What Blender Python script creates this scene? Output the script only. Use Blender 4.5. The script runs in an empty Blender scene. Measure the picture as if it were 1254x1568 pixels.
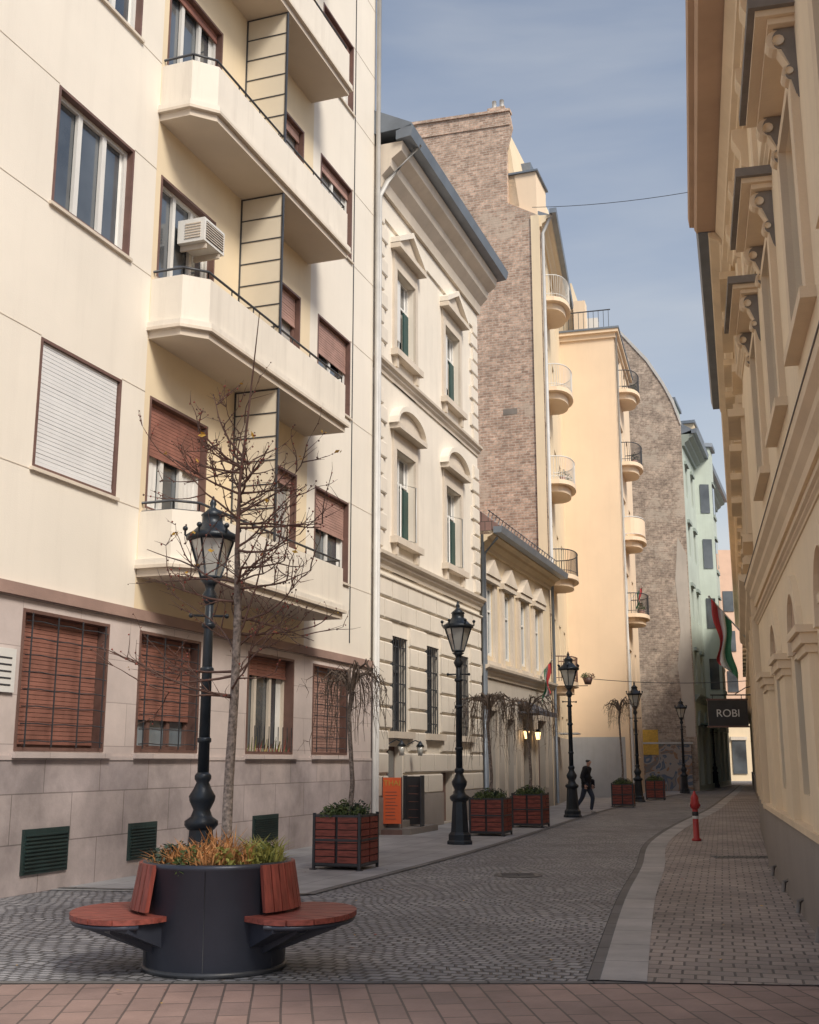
import bpy, bmesh, math, random
from mathutils import Vector, Matrix
random.seed(7)
R=random.random
def U(a,b): return a+(b-a)*R()
scene=bpy.context.scene

# ------------------------------------------------------------------ materials
def newmat(name):
    m=bpy.data.materials.new(name); m.use_nodes=True
    n=m.node_tree.nodes; l=m.node_tree.links
    return m,n,l,n['Principled BSDF']
def N(n,t,**k):
    x=n.new(t)
    for a,v in k.items():
        if a in x.inputs: x.inputs[a].default_value=v
        else: setattr(x,a,v)
    return x
def c4(c,f=1.0): return (min(c[0]*f,1),min(c[1]*f,1),min(c[2]*f,1),1)
def mixc(n,l,fac,a,b,mode='MIX'):
    m=n.new('ShaderNodeMix'); m.data_type='RGBA'; m.blend_type=mode
    for s,v in ((0,fac),(6,a),(7,b)):
        if hasattr(v,'links') or hasattr(v,'is_output'): l.new(v,m.inputs[s])
        else: m.inputs[s].default_value=v
    return m.outputs[2]
def ramp(n,l,src,p0,p1,v0=0.0,v1=1.0):
    r=n.new('ShaderNodeMapRange'); r.inputs[1].default_value=p0; r.inputs[2].default_value=p1
    r.inputs[3].default_value=v0; r.inputs[4].default_value=v1
    l.new(src,r.inputs[0]); return r.outputs[0]
def plain(name,col,rough=.7,var=.12,scale=1.2,bump=.15,bs=45,metal=0,streak=.0,dirt=None,basedirt=0):
    m,n,l,b=newmat(name)
    tc=N(n,'ShaderNodeTexCoord')
    a=N(n,'ShaderNodeTexNoise',Scale=scale,Detail=4.0,Roughness=.6); l.new(tc.outputs['Object'],a.inputs['Vector'])
    f=ramp(n,l,a.outputs['Fac'],.3,.7)
    col_out=mixc(n,l,f,c4(col,1-var),c4(col,1+var))
    if streak>0:
        mp=N(n,'ShaderNodeMapping'); mp.inputs['Scale'].default_value=(2.2,2.2,.18); l.new(tc.outputs['Object'],mp.inputs[0])
        s=N(n,'ShaderNodeTexNoise',Scale=1.6,Detail=5.0,Roughness=.7); l.new(mp.outputs[0],s.inputs['Vector'])
        f2=ramp(n,l,s.outputs['Fac'],.5,.78,0,streak)
        d=dirt or (col[0]*.45,col[1]*.42,col[2]*.4)
        col_out=mixc(n,l,f2,col_out,c4(d))
    if basedirt>0:
        sp=N(n,'ShaderNodeSeparateXYZ'); l.new(tc.outputs['Object'],sp.inputs[0])
        ad=N(n,'ShaderNodeMath',operation='ADD'); l.new(sp.outputs['Z'],ad.inputs[0])
        mu=N(n,'ShaderNodeMath',operation='MULTIPLY'); l.new(a.outputs['Fac'],mu.inputs[0]); mu.inputs[1].default_value=-1.2
        l.new(mu.outputs[0],ad.inputs[1])
        f3=ramp(n,l,ad.outputs[0],-.6,1.1,basedirt,0)
        col_out=mixc(n,l,f3,col_out,c4((col[0]*.35,col[1]*.33,col[2]*.32)))
    l.new(col_out,b.inputs['Base Color'])
    b.inputs['Roughness'].default_value=rough; b.inputs['Metallic'].default_value=metal
    if bump>0:
        g=N(n,'ShaderNodeTexNoise',Scale=bs,Detail=2.0); l.new(tc.outputs['Object'],g.inputs['Vector'])
        bp=N(n,'ShaderNodeBump',Strength=bump,Distance=.02); l.new(g.outputs['Fac'],bp.inputs['Height']); l.new(bp.outputs[0],b.inputs['Normal'])
    return m
def bricks(name,c1,c2,mortar,w,h,ms=.01,bump=.5,coord='UV',dist=0,dscale=1.0,rough=.85,patch=None,patchcol=None,off=.5,rot=0,var=.25,smooth=.1,bd=.02,pscale=.35,nscale=.9,grain=0):
    m,n,l,b=newmat(name)
    tc=N(n,'ShaderNodeTexCoord'); src=tc.outputs[coord]
    if rot:
        mp=N(n,'ShaderNodeMapping'); mp.inputs['Rotation'].default_value=(0,0,rot); l.new(src,mp.inputs[0]); src=mp.outputs[0]
    if dist>0:
        dn=N(n,'ShaderNodeTexNoise',Scale=dscale,Detail=1.0); l.new(src,dn.inputs['Vector'])
        sb=N(n,'ShaderNodeVectorMath',operation='SUBTRACT'); l.new(dn.outputs['Color'],sb.inputs[0]); sb.inputs[1].default_value=(.5,.5,.5)
        sc=N(n,'ShaderNodeVectorMath',operation='SCALE'); l.new(sb.outputs[0],sc.inputs[0]); sc.inputs['Scale'].default_value=dist
        ad=N(n,'ShaderNodeVectorMath',operation='ADD'); l.new(src,ad.inputs[0]); l.new(sc.outputs[0],ad.inputs[1]); src=ad.outputs[0]
    t=N(n,'ShaderNodeTexBrick'); t.offset=off
    l.new(src,t.inputs['Vector'])
    t.inputs['Color1'].default_value=c4(c1); t.inputs['Color2'].default_value=c4(c2); t.inputs['Mortar'].default_value=c4(mortar)
    t.inputs['Scale'].default_value=1; t.inputs['Mortar Size'].default_value=ms; t.inputs['Mortar Smooth'].default_value=smooth
    t.inputs['Brick Width'].default_value=w; t.inputs['Row Height'].default_value=h; t.inputs['Bias'].default_value=0
    a=N(n,'ShaderNodeTexNoise',Scale=nscale,Detail=6.0,Roughness=.65); l.new(tc.outputs['Object'],a.inputs['Vector'])
    f=ramp(n,l,a.outputs['Fac'],.3,.7,1-var,1+var)
    gm=N(n,'ShaderNodeCombineColor'); 
    for i in range(3): l.new(f,gm.inputs[i])
    col=mixc(n,l,1.0,t.outputs['Color'],gm.outputs[0],'MULTIPLY')
    if grain>0:   # per-brick scale soot / weathering
        gn=N(n,'ShaderNodeTexNoise',Scale=5.0,Detail=3.0,Roughness=.8); l.new(tc.outputs['Object'],gn.inputs['Vector'])
        gf=ramp(n,l,gn.outputs['Fac'],.35,.65,1-grain,1+grain); g2=N(n,'ShaderNodeCombineColor')
        for i in range(3): l.new(gf,g2.inputs[i])
        col=mixc(n,l,1.0,col,g2.outputs[0],'MULTIPLY')
    hgt=t.outputs['Fac']
    if patch is not None:
        pn=N(n,'ShaderNodeTexNoise',Scale=pscale,Detail=7.0,Roughness=.66); l.new(tc.outputs['Object'],pn.inputs['Vector'])
        pf=ramp(n,l,pn.outputs['Fac'],patch-.02,patch+.03,0,.7)
        col=mixc(n,l,pf,col,c4(patchcol))
    l.new(col,b.inputs['Base Color'])
    fn=N(n,'ShaderNodeTexNoise',Scale=30.0,Detail=2.0); l.new(tc.outputs['Object'],fn.inputs['Vector'])
    hm=N(n,'ShaderNodeMath',operation='MULTIPLY_ADD'); l.new(fn.outputs['Fac'],hm.inputs[0]); hm.inputs[1].default_value=.35
    inv=N(n,'ShaderNodeMath',operation='SUBTRACT'); inv.inputs[0].default_value=1; l.new(hgt,inv.inputs[1]); l.new(inv.outputs[0],hm.inputs[2])
    bp=N(n,'ShaderNodeBump',Strength=bump,Distance=bd); l.new(hm.outputs[0],bp.inputs['Height']); l.new(bp.outputs[0],b.inputs['Normal'])
    b.inputs['Roughness'].default_value=rough
    return m
def glass(name,c1,c2,rough=.06,fold=False):
    m,n,l,b=newmat(name); tc=N(n,'ShaderNodeTexCoord')
    if fold:
        w=N(n,'ShaderNodeTexWave',Scale=5.0,Distortion=2.0); w.bands_direction='X'
        l.new(tc.outputs['UV'],w.inputs['Vector']); f=w.outputs['Fac']
    else:
        w=N(n,'ShaderNodeTexNoise',Scale=.7,Detail=3.0); l.new(tc.outputs['Object'],w.inputs['Vector']); f=ramp(n,l,w.outputs['Fac'],.35,.65)
    l.new(mixc(n,l,f,c4(c1),c4(c2)),b.inputs['Base Color'])
    b.inputs['Roughness'].default_value=.5 if fold else rough
    b.inputs['Coat Weight'].default_value=1.0; b.inputs['Coat Roughness'].default_value=.03
    return m

m_cream=plain('plaster_cream',(.76,.705,.62),.85,.04,.5,.10,60,streak=.10)
m_cream_y=plain('plaster_bay_bounce',(.73,.61,.43),.85,.05,.5,.10,60,streak=.08)  # yellow bounce light between the balconies worked into the plaster colour
m_balc=plain('plaster_balcony',(.74,.685,.60),.8,.05,.8,.1,60,streak=.28)
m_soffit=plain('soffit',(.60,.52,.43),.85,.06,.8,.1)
m_brownband=plain('brown_band',(.32,.215,.18),.7,.15)
m_trav=bricks('travertine_slabs',(.60,.515,.48),(.53,.455,.43),(.36,.30,.28),1.25,.62,.006,.2,var=.14)
m_travd=bricks('travertine_plinth',(.48,.41,.395),(.40,.345,.345),(.25,.21,.20),1.25,.62,.008,.3,var=.35)
m_white=plain('white_paint',(.68,.67,.64),.5,.05,2,.03)
m_shut_w=plain('white_shutter',(.70,.70,.70),.5,.05,2,.03)
m_dkframe=plain('dark_metal',(.045,.048,.055),.4,.2,3,.05)
m_brframe=plain('brown_frame',(.15,.085,.07),.5,.2,3,.05)
m_wblind=plain('wood_blind',(.27,.12,.09),.6,.25,2.5,.1)
m_wblind2=plain('wood_blind_light',(.38,.23,.19),.6,.2,2.5,.1)
m_gl=glass('window_glass',(.035,.042,.05),(.10,.115,.13))
m_glc=glass('window_curtain',(.30,.30,.29),(.50,.49,.47),fold=True)
m_glb=glass('window_painted_sky',(.16,.20,.23),(.34,.38,.41))  # pale sky reflection painted into the pane colour
m_milk=plain('frosted_glass',(.66,.59,.47),.35,.06,1,.02)
m_b2=plain('plaster_white',(.75,.69,.60),.85,.06,.6,.12,50,streak=.18,basedirt=.5)
m_b2r=plain('rusticated_stucco',(.70,.64,.555),.85,.08,.8,.2,40,streak=.2,basedirt=.5)
m_trim=plain('stucco_trim',(.62,.545,.455),.8,.1,1,.1,streak=.2)
m_zinc=plain('zinc',(.19,.22,.26),.45,.15,1.5,.05,metal=.3)
m_pipe=plain('downpipe_paint',(.52,.51,.49),.5,.1,2,.03)
m_green=plain('green_frame',(.025,.065,.055),.5,.2,2,.03)
m_vent=plain('vent_metal',(.022,.042,.04),.5,.3,3,.1)
m_b3=plain('ochre_plaster',(.64,.53,.375),.85,.08,.7,.15,streak=.2)
m_b3g=plain('grey_ground_plaster',(.50,.455,.40),.85,.1,.7,.15,streak=.2,basedirt=.5)
m_tile=bricks('roof_tiles',(.24,.14,.12),(.17,.11,.10),(.07,.055,.05),.22,.3,.012,.6)
m_fire=bricks('old_brick_firewall',(.60,.42,.32),(.36,.235,.175),(.52,.435,.355),.30,.11,.018,.8,var=.22,patch=.60,patchcol=(.58,.475,.38),pscale=.6,nscale=1.4,grain=.25)
m_fire2=bricks('old_brick_firewall_far',(.47,.375,.30),(.29,.225,.185),(.43,.365,.30),.30,.11,.018,.8,var=.3,patch=.58,patchcol=(.53,.46,.385),pscale=.45,nscale=1.1,grain=.28)
m_b4=plain('butter_plaster',(.75,.615,.43),.85,.05,.6,.1,streak=.12)
m_b5=plain('peach_plaster',(.81,.64,.465),.85,.04,.5,.1,streak=.08)
m_b5base=plain('grey_blue_base',(.40,.41,.43),.85,.1,.8,.1,streak=.2)
m_b7=plain('green_plaster',(.46,.52,.46),.85,.08,.7,.1,streak=.2)
m_b7d=plain('green_plaster_dark',(.30,.35,.32),.85,.08,.7,.1,streak=.2)
m_r1=plain('yellow_stucco',(.86,.70,.49),.85,.06,.6,.12,streak=.14)
m_r1t=plain('yellow_stucco_trim',(.78,.62,.43),.85,.08,.8,.1,streak=.18)
m_plinth=plain('grey_plinth',(.36,.32,.29),.85,.15,1,.25,20,basedirt=.5)
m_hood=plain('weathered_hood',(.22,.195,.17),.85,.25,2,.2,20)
m_soff2=plain('brown_soffit',(.52,.36,.25),.8,.1,1,.1)
m_orange=plain('orange_plaster',(.72,.49,.36),.85,.06)
m_steel=plain('planter_steel',(.046,.052,.072),.38,.12,2,.04,metal=.35)
def woodmat(name,c,sc=1.0,vert=False):
    m,n,l,b=newmat(name); tc=N(n,'ShaderNodeTexCoord')
    mp=N(n,'ShaderNodeMapping'); mp.inputs['Scale'].default_value=(20,20,1.5) if vert else (6,30,30); l.new(tc.outputs['Object'],mp.inputs[0])
    a=N(n,'ShaderNodeTexNoise',Scale=1.2*sc,Detail=5.0); l.new(mp.outputs[0],a.inputs['Vector'])
    f=ramp(n,l,a.outputs['Fac'],.3,.7)
    l.new(mixc(n,l,f,c4(c,.55),c4(c,1.25)),b.inputs['Base Color'])
    b.inputs['Roughness'].default_value=.55
    bp=N(n,'ShaderNodeBump',Strength=.25,Distance=.01); l.new(a.outputs['Fac'],bp.inputs['Height']); l.new(bp.outputs[0],b.inputs['Normal'])
    return m
m_rwood=woodmat('red_wood',(.27,.068,.05))
m_rwoodv=woodmat('red_wood_vertical',(.26,.062,.045),vert=True)
m_iron=plain('lamp_iron',(.026,.034,.044),.38,.25,3,.08,metal=.3)
m_lglass=glass('lamp_glass',(.42,.42,.39),(.58,.58,.54))
m_bark=plain('speckled_bark',(.22,.18,.155),.9,.65,30,.6,60)
m_twig=plain('twig',(.13,.072,.055),.8,.3,6,.1)
m_wtwig=plain('weeping_twig',(.155,.115,.088),.85,.35,6,.2)
m_bud=plain('red_bud',(.25,.055,.035),.5,.3,10,0)
m_yleaf=plain('yellow_leaf',(.60,.36,.06),.6,.2,10,0)
m_grass_o=plain('orange_grass',(.50,.24,.09),.7,.45,9,0)
m_leaf=plain('green_leaf',(.10,.14,.045),.6,.45,9,0)
m_leafd=plain('dark_leaf',(.045,.07,.045),.6,.45,9,0)
m_leafy=plain('lime_leaf',(.30,.29,.07),.6,.35,9,0)
m_soil=plain('soil',(.06,.045,.035),.95,.3,6,.5)
m_redp=plain('red_paint',(.45,.04,.04),.4,.12,4,.03)
m_or_sign=plain('orange_sign',(.75,.13,.035),.5,.05,3,0)
m_black=plain('black_board',(.03,.03,.033),.5,.2,4,0)
m_coat=plain('black_coat',(.014,.014,.018),.85,.3,8,.2)
m_jean=plain('dark_jeans',(.04,.05,.075),.85,.2,8,.2)
m_skin=plain('skin',(.55,.32,.24),.5,.08,8,0)
m_shoe=plain('shoe',(.35,.33,.32),.6,.2,8,0)
m_fr=plain('flag_red',(.45,.045,.05),.7,.1,3,0)
m_fw=plain('flag_white',(.68,.67,.64),.7,.05,3,0)
m_fg=plain('flag_green',(.05,.2,.1),.7,.1,3,0)
m_awn=plain('grey_awning',(.13,.13,.15),.7,.1,3,0)
def emis(name,c,s):
    m,n,l,b=newmat(name); b.inputs['Base Color'].default_value=c4(c); b.inputs['Emission Color'].default_value=c4(c); b.inputs['Emission Strength'].default_value=s; return m
m_warm=emis('warm_lamp_glow',(1,.62,.25),4)
def graffiti():
    m,n,l,b=newmat('graffiti'); tc=N(n,'ShaderNodeTexCoord')
    v=N(n,'ShaderNodeTexNoise',Scale=1.1,Detail=2.0,Distortion=1.5); l.new(tc.outputs['Object'],v.inputs['Vector'])
    r=N(n,'ShaderNodeValToRGB'); e=r.color_ramp; e.interpolation='CONSTANT'
    cols=[(0,(.25,.22,.2)),(.36,(.12,.15,.2)),(.42,(.33,.29,.26)),(.52,(.30,.17,.10)),(.56,(.20,.17,.16)),(.63,(.16,.19,.2)),(.68,(.3,.27,.24))]
    e.elements[0].color=c4(cols[0][1]); e.elements[1].position=cols[1][0]; e.elements[1].color=c4(cols[1][1])
    for p,c in cols[2:]:
        k=e.elements.new(p); k.color=c4(c)
    l.new(v.outputs['Fac'],r.inputs[0]); l.new(r.outputs[0],b.inputs['Base Color']); b.inputs['Roughness'].default_value=.8
    return m
m_graf=graffiti()
m_ground=plain('city_ground',(.16,.155,.15),.9,.2,.3,.3)
m_cob=bricks('cobblestones',(.34,.335,.345),(.20,.20,.215),(.10,.098,.10),.125,.11,.017,1.0,coord='Object',dist=.45,dscale=.9,rot=math.radians(19.5),rough=.6,var=.34,smooth=.6,bd=.03,nscale=.45)
m_pave=bricks('pavement_slabs',(.38,.375,.375),(.33,.325,.33),(.2,.2,.2),.8,.5,.008,.3,coord='UV',var=.25)
m_gut=bricks('granite_gutter',(.46,.435,.415),(.36,.345,.335),(.18,.18,.18),.9,.45,.008,.3,coord='UV',var=.25,off=0)
m_rpav=bricks('clay_pavers',(.38,.315,.28),(.27,.23,.21),(.12,.105,.10),.20,.20,.012,.6,coord='Object',dist=.04,dscale=1.5,rot=math.radians(15),rough=.65,var=.38,smooth=.3,nscale=.5)
m_fpav=bricks('brown_pavers',(.35,.235,.20),(.25,.175,.155),(.12,.09,.08),.42,.21,.009,.5,coord='Object',dist=.015,rot=math.radians(84),rough=.6,var=.38,smooth=.2,off=.5,nscale=.6)
m_kerb=bricks('dark_kerb',(.18,.17,.165),(.14,.13,.12),(.05,.05,.05),.8,.3,.01,.3,coord='UV',off=0)

# ------------------------------------------------------------------ builder
class Bld:
    def __init__(s,name): s.name=name; s.parts={}
    def add(s,part,mat,vs,fs,uvs=None,smooth=False):
        e=s.parts.setdefault((part,mat.name,smooth),[[],[],[],mat])
        o=len(e[0]); e[0].extend([tuple(v) for v in vs])
        for i,f in enumerate(fs):
            e[1].append([o+k for k in f])
            e[2].append(uvs[i] if uvs else [(vs[k][0]+.3*vs[k][1],vs[k][2]) for k in f])
    def finish(s,locs=((0,0,0),),rots=(0,)):
        meshes=[]
        for (part,mn,sm),(vs,fs,uvs,mat) in s.parts.items():
            me=bpy.data.meshes.new(part); me.from_pydata(vs,[],fs)
            ul=me.uv_layers.new(name='UVMap')
            flat=[]
            for u in uvs:
                for q in u: flat+= [q[0],q[1]]
            ul.data.foreach_set('uv',flat)
            me.materials.append(mat)
            if sm: me.polygons.foreach_set('use_smooth',[True]*len(me.polygons))
            me.update(); meshes.append((part,me))
        res=[]
        for i,lc in enumerate(locs):
            e=bpy.data.objects.new(s.name,None); e.empty_display_size=.3; e.location=lc; e.rotation_euler=(0,0,rots[i%len(rots)])
            scene.collection.objects.link(e); res.append(e)
            for part,me in meshes:
                o=bpy.data.objects.new(part,me); scene.collection.objects.link(o); o.parent=e
        return res
class F:
    def __init__(s,ox,oy,tan,side=1):
        a=math.atan(tan); s.o=(ox,oy); s.a=(math.sin(a),math.cos(a)); s.n=(side*math.cos(a),-side*math.sin(a)); s.ang=a
    def p(s,x,d,z): return (s.o[0]+s.a[0]*x+s.n[0]*d, s.o[1]+s.a[1]*x+s.n[1]*d, z)
def box(b,part,mat,f,s0,s1,d0,d1,z0,z1):
    v=[f.p(s,d,z) for s in (s0,s1) for d in (d0,d1) for z in (z0,z1)]
    fs=[(0,1,3,2),(4,6,7,5),(0,4,5,1),(2,3,7,6),(0,2,6,4),(1,5,7,3)]
    L=[(s,d,z) for s in (s0,s1) for d in (d0,d1) for z in (z0,z1)]
    uv=[]
    for i,q in enumerate(fs):
        if i<2: uv.append([(L[k][1],L[k][2]) for k in q])
        elif i<4: uv.append([(L[k][0],L[k][2]) for k in q])
        else: uv.append([(L[k][0],L[k][1]) for k in q])
    b.add(part,mat,v,fs,uv)
FW=F(0,0,0,1); FW.a=(1,0); FW.n=(0,1)   # s -> X, d -> Y
def prism(b,part,mat,f,poly,s0,s1,axis='s'):
    n=len(poly)
    def P(q,t):
        if axis=='s': return f.p(t,q[0],q[1])
        if axis=='d': return f.p(q[0],t,q[1])
        return f.p(q[0],q[1],t)
    v=[P(q,s0) for q in poly]+[P(q,s1) for q in poly]
    fs=[tuple(range(n)),tuple(range(2*n-1,n-1,-1))]+[(i,(i+1)%n,n+(i+1)%n,n+i) for i in range(n)]
    uv=[[q for q in poly],[q for q in reversed(poly)]]
    acc=0
    for i in range(n):
        j=(i+1)%n; L=math.hypot(poly[i][0]-poly[j][0],poly[i][1]-poly[j][1])
        uv.append([(s0,acc),(s0,acc+L),(s1,acc+L),(s1,acc)]); acc+=L
    b.add(part,mat,v,fs,uv)
def wall(b,f,s0,s1,z0,z1,ops,mat,d=0,depth=.25,part='walls'):
    ss=sorted({s0,s1}|{x for o in ops for x in o[:2] if s0<x<s1}); zz=sorted({z0,z1}|{x for o in ops for x in o[2:4] if z0<x<z1})
    vs=[];fs=[];uv=[]
    def q(a,l):
        o=len(vs); vs.extend([f.p(*k) for k in a]); fs.append((o,o+1,o+2,o+3)); uv.append(l)
    for i in range(len(ss)-1):
        for j in range(len(zz)-1):
            cs=(ss[i]+ss[i+1])/2; cz=(zz[j]+zz[j+1])/2
            if any(o[0]<cs<o[1] and o[2]<cz<o[3] for o in ops): continue
            A,B_,C,D=ss[i],ss[i+1],zz[j],zz[j+1]
            q([(A,d,C),(B_,d,C),(B_,d,D),(A,d,D)],[(A,C),(B_,C),(B_,D),(A,D)])
    for o in ops:
        A,B_,C,D=o[:4]; e=d-depth
        for a in ([(A,d,C),(A,d,D),(A,e,D),(A,e,C)],[(B_,d,C),(B_,d,D),(B_,e,D),(B_,e,C)]): q(a,[(0,C),(0,D),(depth,D),(depth,C)])
        for a in ([(A,d,C),(B_,d,C),(B_,e,C),(A,e,C)],[(A,d,D),(B_,d,D),(B_,e,D),(A,e,D)]): q(a,[(A,0),(B_,0),(B_,depth),(A,depth)])
    for S in (s0,s1): q([(S,d,z0),(S,d,z1),(S,d-depth-.1,z1),(S,d-depth-.1,z0)],[(0,z0),(0,z1),(depth,z1),(depth,z0)])
    b.add(part,mat,vs,fs,uv)
def window(b,f,s0,s1,z0,z1,d=0,depth=.16,fm=None,gm=None,cols=2,transom=.0,blind=0,bm=None,fw=.06,outer=None,drape=0):
    fm=fm or m_white; gm=gm or m_gl; e=d-depth
    box(b,'glass',gm,f,s0+.005,s1-.005,e-.06,e-.02,z0+.005,z1-.005)
    if drape:
        w=(s1-s0)*drape
        for a0,a1 in ((s0+.08,s0+.08+w),(s1-.08-w,s1-.08)):
            n=7; vs=[]
            for i in range(n+1):
                s=a0+(a1-a0)*i/n; dd=e-.012+(.008 if i%2 else 0)
                vs+=[f.p(s,dd,z0+.06),f.p(s,dd,z1-.06)]
            b.add('curtains',m_fw,vs,[(2*i,2*i+1,2*i+3,2*i+2) for i in range(n)])
    if outer:
        t=.045
        box(b,'frames',outer,f,s0+.001,s0+t,e-.01,d+.012,z0+.001,z1-.001); box(b,'frames',outer,f,s1-t,s1-.001,e-.01,d+.012,z0+.001,z1-.001)
        box(b,'frames',outer,f,s0+t,s1-t,e-.01,d+.010,z1-t,z1-.001); box(b,'frames',outer,f,s0+t,s1-t,e-.01,d+.010,z0+.001,z0+t)
        s0+=t;s1-=t;z0+=t;z1-=t
    box(b,'frames',fm,f,s0,s0+fw,e-.015,e+.04,z0,z1); box(b,'frames',fm,f,s1-fw,s1,e-.015,e+.04,z0,z1)
    box(b,'frames',fm,f,s0+fw,s1-fw,e-.015,e+.038,z1-fw,z1); box(b,'frames',fm,f,s0+fw,s1-fw,e-.015,e+.038,z0,z0+fw)
    for i in range(1,cols):
        c=s0+(s1-s0)*i/cols; box(b,'frames',fm,f,c-fw*.75,c+fw*.75,e-.012,e+.045,z0+fw,z1-fw)
    if transom:
        zt=z0+(z1-z0)*transom; box(b,'frames',fm,f,s0+fw,s1-fw,e-.01,e+.035,zt-.03,zt+.03)
    if blind>0:
        zb=z1-(z1-z0)*blind; z=z1-.005; P=.058
        while z-P*.9>zb:
            box(b,'blinds',bm,f,s0+.02,s1-.02,e+.05,e+.066+.006*R(),z-P*.88,z); z-=P
        box(b,'blinds',bm,f,s0+.02,s1-.02,e+.045,e+.075,z-.06,z)
def tube(b,part,mat,pts,rs,n=6,smooth=True,cap=True):
    vs=[];fs=[]
    P=[Vector(p) for p in pts]
    if not hasattr(rs,'__len__'): rs=[rs]*len(P)
    up=Vector((0,0,1))
    for i,p in enumerate(P):
        t=(P[min(i+1,len(P)-1)]-P[max(i-1,0)])
        if t.length<1e-6: t=Vector((0,0,1))
        t.normalize()
        u=t.cross(Vector((1,0,0)) if abs(t.z)>.8 else up).normalized(); w=t.cross(u)
        for k in range(n):
            a=2*math.pi*k/n; vs.append(p+(u*math.cos(a)+w*math.sin(a))*rs[i])
    for i in range(len(P)-1):
        for k in range(n): fs.append((i*n+k,i*n+(k+1)%n,(i+1)*n+(k+1)%n,(i+1)*n+k))
    if cap: fs.append(tuple(range(n))); fs.append(tuple(range(len(vs)-1,len(vs)-n-1,-1)))
    b.add(part,mat,vs,fs,None,smooth)
def lathe(b,part,mat,cx,cy,prof,n=16,rot=0,smooth=True,sx=1,sy=1):
    vs=[];fs=[]
    for r,z in prof:
        for k in range(n):
            a=2*math.pi*k/n+rot; vs.append((cx+r*sx*math.cos(a),cy+r*sy*math.sin(a),z))
    for i in range(len(prof)-1):
        for k in range(n): fs.append((i*n+k,i*n+(k+1)%n,(i+1)*n+(k+1)%n,(i+1)*n+k))
    fs.append(tuple(range(n-1,-1,-1))); fs.append(tuple(range(len(vs)-n,len(vs))))
    b.add(part,mat,vs,fs,None,smooth)
def ball(b,part,mat,c,r,n=8,sz=1):
    lathe(b,part,mat,c[0],c[1],[(max(r*math.sin(math.pi*i/6),.001),c[2]-r*sz*math.cos(math.pi*i/6)) for i in range(7)],n)
def blades(b,part,mat,cx,cy,z,rad,n,h0,h1,w,lean):
    vs=[];fs=[]
    for i in range(n):
        a=U(0,6.28);r=rad*math.sqrt(R()); x=cx+r*math.cos(a); y=cy+r*math.sin(a); h=U(h0,h1); la=U(0,6.28); ln=U(.2,1)*lean; wa=U(0,3.14)
        wx,wy=w*math.cos(wa),w*math.sin(wa); o=len(vs)
        mx,my=x+ln*.35*math.cos(la),y+ln*.35*math.sin(la); tx,ty=x+ln*math.cos(la),y+ln*math.sin(la)
        vs+=[(x-wx*.6,y-wy*.6,z),(x+wx*.6,y+wy*.6,z),(mx+wx,my+wy,z+h*.65),(mx-wx,my-wy,z+h*.65),(tx,ty,z+h*U(.75,1.0))]
        fs+=[(o,o+1,o+2,o+3),(o+3,o+2,o+4)]
    b.add(part,mat,vs,fs)
def leaves(b,part,mat,c,rx,ry,rz,n,sz):
    vs=[];fs=[]
    for i in range(n):
        v=Vector((random.gauss(0,1),random.gauss(0,1),random.gauss(0,1))).normalized()*(R()**.4)
        p=Vector((c[0]+v.x*rx,c[1]+v.y*ry,c[2]+abs(v.z)*rz)); s=sz*U(.5,1.3)
        u=Vector((U(-1,1),U(-1,1),U(-.6,.6))).normalized()*s; w=u.cross(Vector((U(-1,1),U(-1,1),U(-1,1)))).normalized()*s*.5
        o=len(vs); vs+=[p-u,p+w,p+u,p-w]; fs.append((o,o+1,o+2,o+3))
    b.add(part,mat,vs,fs)

# ------------------------------------------------------------------ ground
def strip(name,mat,A,B_,z):
    b=Bld(name); vs=[];fs=[];uv=[]
    for i,(p,q) in enumerate(zip(A,B_)):
        vs+= [(p[0],p[1],z),(q[0],q[1],z)]
    L=[0]
    for i in range(1,len(A)): L.append(L[-1]+math.hypot(A[i][0]-A[i-1][0],A[i][1]-A[i-1][1]))
    for i in range(len(A)-1):
        fs.append((2*i,2*i+1,2*i+3,2*i+2))
        w0=math.hypot(A[i][0]-B_[i][0],A[i][1]-B_[i][1]); w1=math.hypot(A[i+1][0]-B_[i+1][0],A[i+1][1]-B_[i+1][1])
        uv.append([(L[i],0),(L[i],w0),(L[i+1],w1),(L[i+1],0)])
    b.add('surface',mat,vs,fs,uv)
    return b.finish()[0]
def flat(name,mat,pts,z):
    me=bpy.data.meshes.new(name); me.from_pydata([(p[0],p[1],z) for p in pts],[],[tuple(range(len(pts)))]); me.materials.append(mat)
    o=bpy.data.objects.new(name,me); scene.collection.objects.link(o); return o
flat('ground',m_ground,[(-400,-400),(400,-400),(400,600),(-400,600)],0)
flat('cobblestone_street',m_cob,[(-9,9.3),(12,9.3),(14,40),(35,100),(20,100),(5,50),(-9,20)],.004)
flat('brick_plaza',m_fpav,[(-30,-14),(30,-14),(30,9.2),(-30,9.2)],.004)
strip('kerb_line',m_kerb,[(-9,9.2),(0,9.2),(9,9.2)],[(-9,9.30),(0,9.30),(9,9.30)],.008)
def smoothp(P,k=6):
    out=[]
    for i in range(len(P)-1):
        p0=P[max(i-1,0)];p1=P[i];p2=P[i+1];p3=P[min(i+2,len(P)-1)]
        for j in range(k):
            t=j/k
            out.append(tuple(.5*((2*p1[c])+(-p0[c]+p2[c])*t+(2*p0[c]-5*p1[c]+4*p2[c]-p3[c])*t*t+(-p0[c]+3*p1[c]-3*p2[c]+p3[c])*t**3) for c in (0,1)))
    out.append(P[-1]); return out
def offs(P,w):
    o=[]
    for i,p in enumerate(P):
        a=P[max(i-1,0)];b_=P[min(i+1,len(P)-1)]; dx,dy=b_[0]-a[0],b_[1]-a[1]; L=math.hypot(dx,dy); o.append((p[0]+w*dy/L,p[1]-w*dx/L))
    return o
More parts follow.
